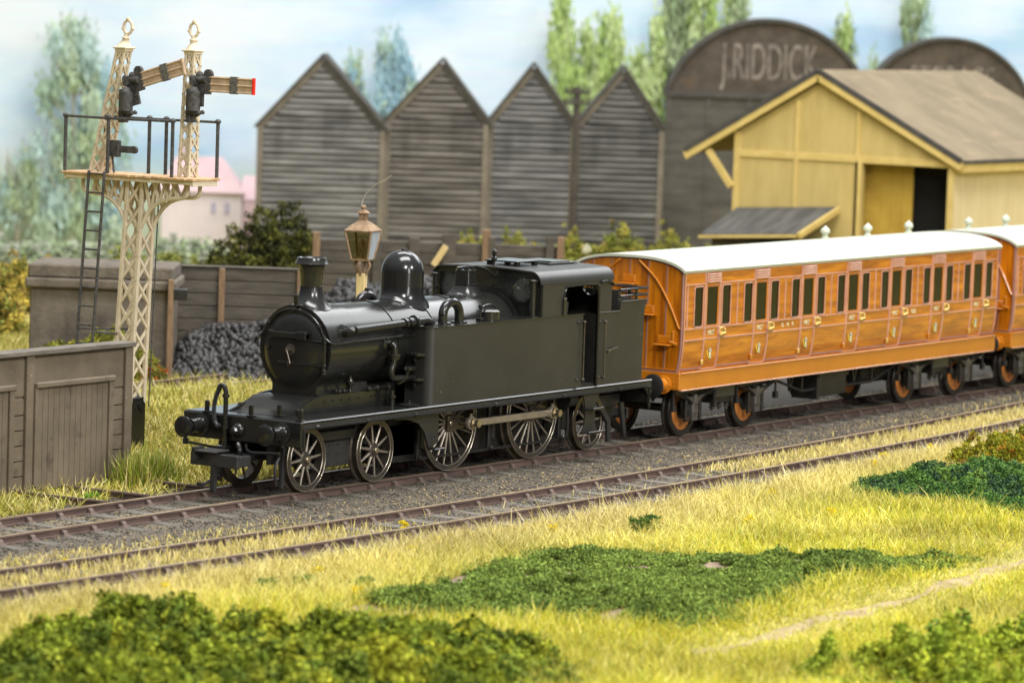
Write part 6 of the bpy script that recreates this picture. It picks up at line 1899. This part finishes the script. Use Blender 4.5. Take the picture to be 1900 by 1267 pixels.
patch('dark_foliage', dk, 420, 0.055, 0.22, [(0.024, 0.045, 0.026), (0.07, 0.155, 0.03), (0.11, 0.21, 0.04), (0.03, 0.07, 0.035), (0.16, 0.26, 0.05)], 22, 'dark green tangled foliage patch at the right edge of the meadow', 'foliage', 0.25, 0.8)
bush = [(-15.2, -7.3), (-13.4, -6.9), (-12.0, -7.0), (-11.4, -7.7), (-11.3, -9.0), (-10.2, -10.1), (-9.2, -11.1), (-9.9, -12.9), (-11.2, -13.6), (-13, -13.9), (-16, -13.6), (-18.5, -10.5), (-17.5, -8.3)]
patch('foreground_bushes', bush, 340, 0.085, 0.27, [(0.16, 0.21, 0.018), (0.24, 0.28, 0.022), (0.09, 0.13, 0.015), (0.34, 0.34, 0.025), (0.12, 0.17, 0.016)], 23, 'large mass of olive green foam bushes in the bottom left foreground', 'bushes', 0.5, 1.0, bumps=((-12.55, -7.35, 0.75, 0.33), (-13.2, -7.35, 0.55, 0.4), (-11.75, -8.0, 0.68, 0.4), (-11.3, -8.7, 0.5, 0.4), (-10.4, -10.3, 0.42, 0.5), (-13.6, -8.6, 0.5, 0.5), (-12.3, -9.6, 0.45, 0.5), (-14.6, -9.4, 0.5, 0.5), (-11.2, -11.6, 0.42, 0.5), (-13.3, -11, 0.45, 0.5), (-10.1, -12.4, 0.4, 0.4)))
rb = [(-7.7, -14.6), (-7.3, -15.3), (-6.0, -16.4), (-3.2, -15.9), (-2.2, -16.6), (-5.5, -19.3), (-9.5, -18.6), (-8.6, -16.9), (-8.3, -15.6)]
patch('leafy_undergrowth', rb, 200, 0.085, 0.40, [(0.22, 0.30, 0.025), (0.34, 0.38, 0.03), (0.12, 0.20, 0.025)], 24, 'blurred leafy undergrowth in the bottom right corner', 'undergrowth', 0.5, 1.0, 0.42)
patch('flowering_bush', [(14.3, -6.3), (16.6, -5.8), (18.5, -6.0), (17.4, -7.4), (14.8, -7.6)], 330, 0.06, 0.42, [(0.20, 0.21, 0.012), (0.28, 0.26, 0.014), (0.14, 0.16, 0.012), (0.20, 0.2, 0.012), (0.26, 0.24, 0.014), (0.22, 0.2, 0.013), (0.18, 0.19, 0.013), (0.25, 0.22, 0.014), (0.16, 0.18, 0.012), (0.45, 0.07, 0.02)], 25, 'olive bush with tiny red flowers by the track at the right edge', 'bush', 0.2, 1.0)
for k, (x, y, s, lab, cs) in enumerate(((2.0, -6.85, 0.55, 'small dark green tuft lying alone in the straw grass before the crop', [(0.05, 0.11, 0.02), (0.09, 0.14, 0.02)]),
                                  (-7.33, -6.1, 0.28, 'small bright green weed in the pale grass, left of its twin', [(0.06, 0.17, 0.03), (0.08, 0.2, 0.04)]),
                                  (-6.74, -6.32, 0.28, 'small bright green weed in the pale grass, right of its twin', [(0.05, 0.16, 0.03), (0.08, 0.2, 0.04)]),
                                  (-6.3, -7.05, 0.3, 'tiny mixed green weed just beyond the tip of the crop', [(0.08, 0.18, 0.03), (0.12, 0.18, 0.03)]),
                                  (1.05, 2.35, 0.42, 'green weed at the foot of the brown wall', [(0.07, 0.15, 0.02), (0.1, 0.2, 0.03)]),
                                  (-1.9, 1.75, 0.3, 'bright green weed beside the short rails at the left', [(0.10, 0.24, 0.02), (0.16, 0.26, 0.02)]))):
    r = np.random.default_rng(60 + k); n = 90
    P_ = np.stack([x + r.normal(0, s * 0.34, n), y + r.normal(0, s * 0.2, n), np.zeros(n)], -1); P_[:, 2] = gz(P_[:, 0], P_[:, 1]) + r.uniform(0.02, 0.5 * s, n)
    tag(scatter('weed', P_, r.uniform(0.025, 0.055, n), mixc(cs, n, r), FOL, 60 + k), lab, 'weed', 'weeds in the meadow')
# yellow flower heads
fl = []
r = np.random.default_rng(77)
spots = [(-0.95, -4.05), (-7.3, -7.6), (-2.0, -5.4), (-3.2, -5.75), (-10.2, -6.0), (-8.9, -5.4), (7.4, -6.2), (3.9, -7.7), (14.2, -4.9), (12.6, -5.5), (16.2, -4.9), (-6.0, -6.0), (0.4, -6.1), (5.4, -8.5), (-8.2, -2.95)]
m = MB()
for k, (x, y) in enumerate(spots):
    n = 18
    P_ = np.stack([x + r.normal(0, 0.05, n), y + r.normal(0, 0.04, n), np.zeros(n)], -1); P_[:, 2] = gz(P_[:, 0], P_[:, 1]) + r.uniform(0.08, 0.2, n)
    fl.append(scatter('yellow_flower', P_, r.uniform(0.02, 0.04, n), mixc([(0.74, 0.60, 0.015), (0.70, 0.54, 0.012)], n, r, 0.12), FOL, 80 + k))
for o in fl: tag(o, 'little yellow flower clump growing in the meadow grass', 'flower', 'yellow flower clumps')


# ------------------------------------------------------------------ static grass
def blades(name, x, y, L_, wid, C, seed, label, lean=(0.3, 1.25), z0=None):
    r = np.random.default_rng(seed); n = len(x)
    az = r.uniform(0, 2 * PI, n)
    tl = r.uniform(lean[0], lean[1], n) * r.uniform(0.6, 1, n)
    dx = np.cos(az) * np.sin(tl); dy = np.sin(az) * np.sin(tl); dz = np.cos(tl)
    z = (gz(x, y) if z0 is None else z0) - 0.01
    base = np.stack([x, y, z], -1); d = np.stack([dx, dy, dz], -1)
    sa = r.uniform(0, 2 * PI, n); side = np.stack([np.cos(sa), np.sin(sa), np.zeros(n)], -1)
    side -= d * (side * d).sum(-1)[:, None]; side /= np.linalg.norm(side, axis=1)[:, None] + 1e-9
    droop = r.uniform(0.0, 0.22, n)
    mid = base + d * (L_ * 0.55)[:, None]
    tip = base + d * L_[:, None] - np.stack([0 * z, 0 * z, droop * L_], -1)
    w = wid[:, None] * side
    V_ = np.stack([base - w, base + w, mid + w * 0.75, mid - w * 0.75, tip + w * 0.12, tip - w * 0.12], 1).reshape(-1, 3)
    b = np.arange(n)[:, None] * 6
    F_ = np.concatenate([b + np.array([[0, 1, 2, 3]]), b + np.array([[3, 2, 4, 5]])], 0)
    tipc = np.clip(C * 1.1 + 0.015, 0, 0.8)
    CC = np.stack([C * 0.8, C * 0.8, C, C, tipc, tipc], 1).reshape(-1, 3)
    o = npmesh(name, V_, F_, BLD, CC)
    return tag(o, label, 'grass', kind='stuff')


def pathw(x, y):
    yy = np.interp(x, pcx, pcy); return np.abs(y - yy)


r = np.random.default_rng(31)
n = 580000
# sample in the (a, b) frame, thinner with distance
b = -21.5 + 37 * r.random(n) ** 1.15
d = b + 64.7
a = 4.55 + r.uniform(-1, 1, n) * d * 0.152
x = a * E1[0] + b * E2[0]; y = a * E1[1] + b * E2[1]
s = yc2(np.clip(x, -25, 33)) - y                  # distance south of the near track
noise = vnoise(x, y, 0.9, 41) * 0.6 + vnoise(x, y, 0.35, 42) * 0.4
keep = s > 0.92 + 0.5 * (noise - 0.4) + 0.35 * smooth(x, -2, 2) * (1 - smooth(x, 8, 12))
incrop = inpoly(x, y, crop) & (edge_dist(x, y, crop) > 0.12 + 0.3 * noise)
keep &= ~incrop
keep &= r.random(n) < 0.45 + 1.1 * vnoise(x, y, 0.22, 48)
keep &= ~(inpoly(x, y, dk) & (edge_dist(x, y, dk) > 0.15))
keep &= ~(inpoly(x, y, bush) & (edge_dist(x, y, bush) > 0.5))
pw = pathw(x, y); keep &= (pw > 0.05 + 0.5 * r.random(n) ** 2) | (vnoise(x, y, 0.7, 49) > 0.42) | (x < -8)
# strips between the rails and beside the near track, bare in the middle
x_, y_, s_, nz_ = x[keep], y[keep], s[keep], noise[keep]
straw = np.exp(-((s_ - 0.6) / 2.4) ** 2)
straw = np.clip(straw + 0.35 * vnoise(x_, y_, 2.3, 44) - 0.12, 0, 1)[:, None]
yg = mixc([(0.52, 0.48, 0.026), (0.61, 0.55, 0.04), (0.42, 0.43, 0.026), (0.60, 0.50, 0.04), (0.28, 0.34, 0.022), (0.68, 0.60, 0.17)], len(x_), r, 0.22)
st = mixc([(0.63, 0.52, 0.22), (0.72, 0.61, 0.30), (0.52, 0.41, 0.15), (0.60, 0.52, 0.16)], len(x_), r, 0.15)
C = yg * (1 - straw) + st * straw
gr = vnoise(x_, y_, 1.5, 47)[:, None]
C = C * (0.72 + 0.5 * gr)
near_t = np.exp(-((s_ - 0.9) / 1.2) ** 2)
L_b = r.uniform(0.18, 0.48, len(x_)) * (0.7 + 0.5 * near_t) * (0.75 + 0.5 * vnoise(x_, y_, 0.45, 50)) * (0.35 + 0.65 * smooth(s_, 0.85, 1.8))
long_ = r.random(len(x_)) < 0.035; L_b[long_] *= 1.6
pfade = np.clip((pathw(x_, y_) - 0.1) / 0.9, 0.35, 1); L_b *= np.where(x_ > -8, pfade, 1)
blades('meadow_grass', x_, y_, L_b, r.uniform(0.0032, 0.0075, len(x_)), C, 5, 'pale yellow meadow grass filling the foreground below the tracks', (0.35, 1.5))

# straw tufts between the rails of the near track and on the verge between the tracks
n = 52000
x = r.uniform(-12, 30, n); t = r.random(n)
between = r.random(n) < 0.5
y = np.where(between, yc2(np.clip(x, -25, 33)) + r.uniform(-0.56, 0.56, n), yc2(np.clip(x, -25, 33)) + 0.72 + 1.15 * t ** 1.6)
wgt = np.where(between, np.clip(smooth(-x, 0.5, 4) + smooth(x, 8.8, 11) * 0.9 + 0.02, 0, 1), np.clip(smooth(-x, 0.0, 5) * 0.9 + 0.015 + 0.08 * smooth(x, 18, 24), 0, 1))
k_ = r.random(n) < wgt * (0.35 + 0.9 * vnoise(x, y, 0.6, 51))
x, y, between = x[k_], y[k_], between[k_]
blades('verge_grass', x, y, np.where(between, r.uniform(0.08, 0.24, len(x)), r.uniform(0.05, 0.15, len(x))), r.uniform(0.005, 0.010, len(x)),
       mixc([(0.66, 0.54, 0.22), (0.70, 0.58, 0.26), (0.56, 0.45, 0.12), (0.60, 0.53, 0.14)], len(x), r, 0.18), 6, 'straw coloured grass growing between the rails of the empty track', (0.1, 0.9), np.full(len(x), -0.15))

# grass north of the line
n = 170000
b = -6 + 36 * r.random(n) ** 1.0
d = b + 64.7
a = 4.55 - d * 0.15 + r.random(n) ** 1.5 * d * 0.17
x = a * E1[0] + b * E2[0]; y = a * E1[1] + b * E2[1]
noise = vnoise(x, y, 0.8, 61) * 0.6 + vnoise(x, y, 0.3, 62) * 0.4
k_ = y > 1.15 + 0.9 * (noise - 0.45) + 0.3 * smooth(x, 6, 10)
k_ &= y > 1.3 + 7.4 * smooth(x, 8.0, 13.0) - 0.5 * noise * smooth(x, 8, 10)
k_ &= ~((np.abs(y - 12.15) < 1.2) & (r.random(n) < 0.72) & (x > 3))
k_ &= ~((x > -3.4) & (x < 0.7) & (y < 2.9) & (r.random(n) < 0.45))
k_ &= ~((y > 2.82) & (y < 3.05) & (x < 0.5))
x, y = x[k_], y[k_]
ol = vnoise(x, y, 1.7, 63)[:, None]
C = mixc([(0.46, 0.39, 0.08), (0.56, 0.48, 0.12), (0.38, 0.35, 0.05), (0.62, 0.53, 0.24), (0.28, 0.30, 0.04)], len(x), r, 0.2) * (0.75 + 0.4 * ol)
blades('lineside_grass', x, y, r.uniform(0.16, 0.42, len(x)), r.uniform(0.006, 0.0125, len(x)), C, 7, 'olive yellow grass behind the railway and around the brown wall', (0.35, 1.45))
# tall green tuft at the corner of the wall
n = 1500
x = 0.42 + r.normal(0, 0.30, n); y = 2.45 + r.normal(0, 0.2, n)
C = mixc([(0.20, 0.26, 0.02), (0.30, 0.33, 0.03), (0.13, 0.2, 0.02), (0.55, 0.46, 0.16)], n, r, 0.2)
o = blades('grass_tuft', x, y, r.uniform(0.35, 0.8, n), r.uniform(0.007, 0.012, n), C, 8, 'tall green grass tuft growing against the right end of the brown wall', (0.05, 0.7))
del o['kind']; o['category'] = 'grass tuft'

# ------------------------------------------------------------------ coal
COAL = mat('coal', (0.022, 0.022, 0.022), rough=0.55, attr=True, spec=0.6)
def heap(a0, a1, b0, b1, h, n, seed, lab, size, zb=None):
    r = np.random.default_rng(seed)
    u = r.uniform(-1, 1, n); v = r.uniform(-1, 1, n)
    a = (a0 + a1) / 2 + u * (a1 - a0) / 2; b = (b0 + b1) / 2 + v * (b1 - b0) / 2
    prof = np.clip(1 - np.abs(u) ** 4, 0, 1) * np.clip((v + 1) / 1.1, 0, 1) ** 0.9
    z = GZ + h * prof * (0.85 + 0.3 * vnoise(a, b, 0.5, seed)) * np.where(r.random(n) < 0.75, 1, r.random(n))
    P_ = np.stack([a * E1[0] + b * E2[0], a * E1[1] + b * E2[1], z], -1)
    C = np.full((n, 3), 1.0) * r.uniform(0.004, 0.022, (n, 1)) * np.array([[1, 0.96, 0.9]])
    o = scatter('coal_heap', P_, r.uniform(0.55, 1.25, n) ** 2 * 1.15 * size, C, COAL, seed, 'lump')
    tag(o, lab, 'coal heap', kind='stuff')


heap(-3.3, 0.2, 20.6, 23.0, 1.08, 3600, 91, 'big heap of dark grey coal before the timber wall left of the smokebox', 0.105)
heap(-0.6, 3.8, 24.6, 28.2, 1.75, 3600, 92, 'second coal heap seen above the boiler between chimney and dome', 0.115)

# ------------------------------------------------------------------ scrub and hedges in the middle distance
def hump(name, items, cols, seed, lab, cat, n=2600, size=0.13, kind=None):
    r = np.random.default_rng(seed); P_ = []
    per = n // len(items)
    for (a, b, z0, ra, rb_, h) in items:
        q = r.normal(size=(per, 3)); q /= np.linalg.norm(q, axis=1)[:, None]
        q *= (r.random((per, 1)) ** 0.3)
        lump = 0.8 + 0.4 * vnoise(q[:, 0] * 5 + 20, q[:, 2] * 5 + 20, 1.0, seed)
        A_ = a + q[:, 0] * ra * lump; B_ = b + q[:, 1] * rb_ * lump; Z_ = z0 + np.abs(q[:, 2]) * h * lump
        P_.append(np.stack([A_ * E1[0] + B_ * E2[0], A_ * E1[1] + B_ * E2[1], Z_], -1))
    P_ = np.concatenate(P_)
    o = scatter(name, P_, r.uniform(0.5, 1.2, len(P_)) * size, mixc(cols, len(P_), r, 0.3), FOL, seed)
    return tag(o, lab, cat, kind=kind)


hump('dark_bush', [(-2.6, 34.2, 0.2, 0.9, 0.8, 2.1), (-1.4, 34.3, 0.2, 0.95, 0.8, 2.75), (-2.0, 34.4, 0.4, 0.8, 0.8, 2.4), (-0.9, 34.3, 0.2, 0.5, 0.6, 2.2)], [(0.045, 0.050, 0.012), (0.08, 0.085, 0.02), (0.12, 0.12, 0.025), (0.03, 0.032, 0.012)], 101, 'dark olive bush behind the coal yard wall below the first gabled shed', 'bush', 3200, 0.12)
hump('hedge', [(-6.0, 36.5, 0, 1.2, 0.7, 1.55), (-4.6, 36.2, 0, 1.0, 0.7, 1.6), (-3.4, 36.0, 0, 0.8, 0.6, 1.7)], [(0.22, 0.25, 0.06), (0.30, 0.31, 0.08), (0.20, 0.2, 0.10)], 102, 'low pale hedge behind the stone abutment and signal post', 'hedge', 2600, 0.12)
hump('pale_hedge', [(-13.6, 62, -0.8, 2.2, 0.8, 1.2), (-10.8, 62.4, -0.8, 2.0, 0.8, 0.9), (-8.6, 62, -0.8, 1.6, 0.8, 1.1), (-6.5, 62, -0.8, 1.6, 0.8, 1.2)], [(0.38, 0.44, 0.30), (0.44, 0.46, 0.40), (0.34, 0.42, 0.26)], 107, 'faint pale green hedge below the broad tree at the far left', 'hedge', 3000, 0.14)
hump('yellow_flowering_bush', [(-9.9, 30, -0.2, 1.5, 1.2, 1.9), (-8.4, 29, -0.2, 1.0, 1.0, 1.3), (-10.5, 31, -0.2, 1.4, 1.0, 2.1), (-10.2, 36, -0.2, 1.8, 1.0, 1.9), (-8.6, 37, -0.2, 1.4, 1.0, 1.5)], [(0.38, 0.29, 0.05), (0.42, 0.33, 0.06), (0.28, 0.28, 0.06), (0.33, 0.24, 0.06), (0.22, 0.24, 0.05)], 103, 'yellow flowering bush at the left edge beyond the abutment', 'bush', 3000, 0.13)
hump('scrub', [(3.2, 43.5, 0, 1.3, 0.8, 1.95), (4.6, 44, 0, 1.3, 0.8, 1.95), (6.2, 44, 0, 1.4, 0.8, 2.05), (7.6, 44, 0, 1.3, 0.8, 2.25), (9.0, 44, 0, 1.3, 0.8, 2.15), (10.2, 43, 0, 1.1, 0.8, 1.8)], [(0.26, 0.25, 0.05), (0.33, 0.30, 0.06), (0.20, 0.22, 0.04), (0.30, 0.24, 0.06), (0.16, 0.19, 0.03)], 104, 'rough yellow green scrub between the locomotive cab and the goods shed', 'scrub', 9000, 0.10, 'stuff')
hump('white_flower', [(6.55, 42.9, 1.55, 0.12, 0.1, 0.2)], [(0.7, 0.68, 0.55)], 108, 'single whitish flower head standing in the scrub behind the cab', 'flower', 40, 0.05)
hump('ivy', [(-5.4, 19.4, 0.0, 0.9, 0.35, 0.7), (-4.4, 19.3, 0.0, 0.8, 0.4, 1.1), (-3.7, 19.3, 0.0, 0.5, 0.3, 0.6)], [(0.22, 0.22, 0.03), (0.30, 0.28, 0.04), (0.16, 0.17, 0.03)], 105, 'olive weeds climbing the foot of the stone abutment', 'weeds', 1600, 0.07)
hump('red_flower_clump', [(-3.35, 19.1, 0.0, 0.3, 0.2, 0.35)], [(0.12, 0.16, 0.03), (0.2, 0.2, 0.04), (0.14, 0.17, 0.03), (0.22, 0.22, 0.05), (0.16, 0.17, 0.03), (0.75, 0.12, 0.03)], 106, 'small clump with an orange red flower by the abutment corner post', 'flower', 120, 0.06)

# ------------------------------------------------------------------ tall pale trees before the backdrop
TRK = mat('pale_trunk', (0.25, 0.24, 0.17), (0.34, 0.33, 0.24), rough=0.9, scale=3)


def tree(a, b, zt, halfw, zb, cols, seed, lab, cat='tree', fill=1.0, tufts=26, tail=0.35):
    r = np.random.default_rng(seed)
    root = empty('poplar_tree', W(a, b, ZG), BR, lab, cat)
    h = zt - ZG
    m = MB().tube([(0, 0, 0), (0.05 * r.normal(), 0, h * 0.4), (0, 0, h * 0.93)], [0.12, 0.08, 0.02], 8)
    for k in range(7):
        z = h * (0.25 + 0.09 * k); sx = r.choice([-1, 1])
        m.tube([(0, 0, z), (sx * halfw * 0.45, r.normal() * 0.15, z + 0.5), (sx * halfw * 0.6, r.normal() * 0.2, z + 1.0)], [0.05, 0.03, 0.012], 6)
    m.build('trunk', TRK, root)
    P_, Cc, L_ = [], [], []
    for k in range(tufts):
        f = r.uniform(0, 1); z = (zb - ZG) + (h - (zb - ZG)) * f
        ww = halfw * (np.sin(PI * min(0.08 + 0.92 * (1 - f), 0.75)) ** 0.7)
        cx = r.uniform(-1, 1) * ww; cy = r.uniform(-0.5, 0.5)
        nn = int(70 * fill); 
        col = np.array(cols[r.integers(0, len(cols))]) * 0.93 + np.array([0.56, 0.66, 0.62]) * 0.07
        P_.append(np.stack([cx + r.normal(0, halfw * 0.13 + 0.05, nn), cy + r.normal(0, 0.15, nn), z + r.normal(0, tail, nn)], -1))
        Cc.append(np.tile(col, (nn, 1)) * r.uniform(0.85, 1.15, (nn, 1)))
    P_ = np.concatenate(P_); C = np.concatenate(Cc); n = len(P_)
    # upright leaf dabs
    az = r.uniform(0, PI, n); hh = r.uniform(0.10, 0.24, n); ww = r.uniform(0.03, 0.07, n)
    sx = np.stack([np.cos(az) * ww, np.sin(az) * ww * 0.6, r.normal(0, 0.02, n)], -1); up = np.stack([r.normal(0, 0.03, n), r.normal(0, 0.03, n), hh], -1)
    V_ = np.stack([P_ - up, P_ + sx, P_ + up, P_ - sx], 1).reshape(-1, 3)
    F_ = np.arange(4 * n).reshape(n, 4)
    o = npmesh('crown', V_, F_, FOL, np.repeat(C, 4, 0)); o.parent = root
    return root


PG = [(0.38, 0.51, 0.14), (0.31, 0.44, 0.10), (0.50, 0.60, 0.28), (0.44, 0.55, 0.20)]
PD = [(0.22, 0.30, 0.14), (0.30, 0.38, 0.18), (0.38, 0.46, 0.24)]
PB = [(0.32, 0.50, 0.56), (0.38, 0.54, 0.60), (0.36, 0.50, 0.40), (0.28, 0.46, 0.55)]
PL = [(0.36, 0.46, 0.26), (0.44, 0.55, 0.40), (0.30, 0.42, 0.30), (0.40, 0.55, 0.52)]
tree(-11.9, 75.9, 6.9, 1.25, -0.6, PL, 201, 'broad pale green tree at the left behind the signal ladder', fill=1.3, tufts=52)
tree(-10.9, 76.6, 5.2, 0.9, -0.8, PL + PB, 202, 'bluish pale tree right beside the broad one at the left', fill=1.2, tufts=34)
tree(-13.9, 76.6, 2.3, 0.8, -0.6, PL, 203, 'short pale tree at the far left edge of the picture', fill=0.8, tufts=16)
tree(-0.2, 76.4, 6.7, 0.75, 3.4, PB, 204, 'blue green tree rising in the gap between the first two gables', fill=1.1, tufts=30)
tree(-1.6, 76.8, 5.9, 0.4, 3.4, PB + PL[:1], 205, 'slim blue tree just right of the first gable', fill=0.8, tufts=14)
tree(5.95, 76.2, 8.5, 0.45, 3.5, PG, 206, 'tall light green poplar left of the telegraph pole', tufts=34, fill=0.9)
tree(6.9, 76.7, 7.7, 0.42, 3.5, PG, 207, 'light green poplar right above the telegraph pole', tufts=30, fill=0.9)
tree(7.75, 76.3, 7.9, 0.45, 3.5, PG, 208, 'light green poplar behind the peak of the fourth gable', tufts=32, fill=0.9)
tree(8.75, 76.5, 6.3, 0.4, 3.2, PG, 209, 'small yellow green poplar in the gap before the big barn', tufts=22, fill=0.9)
tree(9.45, 76.2, 7.6, 0.36, 3.2, PG, 210, 'slim green poplar hard left of the big round barn', tufts=28, fill=0.9)
tree(10.25, 76.9, 9.6, 0.5, 3.2, PD, 211, 'dark grey green poplar above the shoulder of the big barn', tufts=42, fill=1.0)
tree(11.15, 76.3, 9.3, 0.42, 5.5, PG, 212, 'light poplar behind the left slope of the big round roof', tufts=28, fill=0.9)
tree(12.3, 76.7, 9.5, 0.45, 6.0, PD + PG, 213, 'mottled poplar nearest the top of the big round roof', tufts=30, fill=0.9)
tree(16.35, 76.4, 7.9, 0.42, 4.5, PG + PD, 214, 'pale poplar just right of the big round roof', tufts=22, fill=0.8)
tree(17.35, 76.4, 6.6, 0.3, 4.5, PL, 215, 'small dull green tree between the two round roofs', tufts=14, fill=0.8)
tree(18.95, 76.5, 9.4, 0.5, 5.5, PL + PD, 216, 'tall faint tree behind the left slope of the smaller barn', tufts=26, fill=0.8)
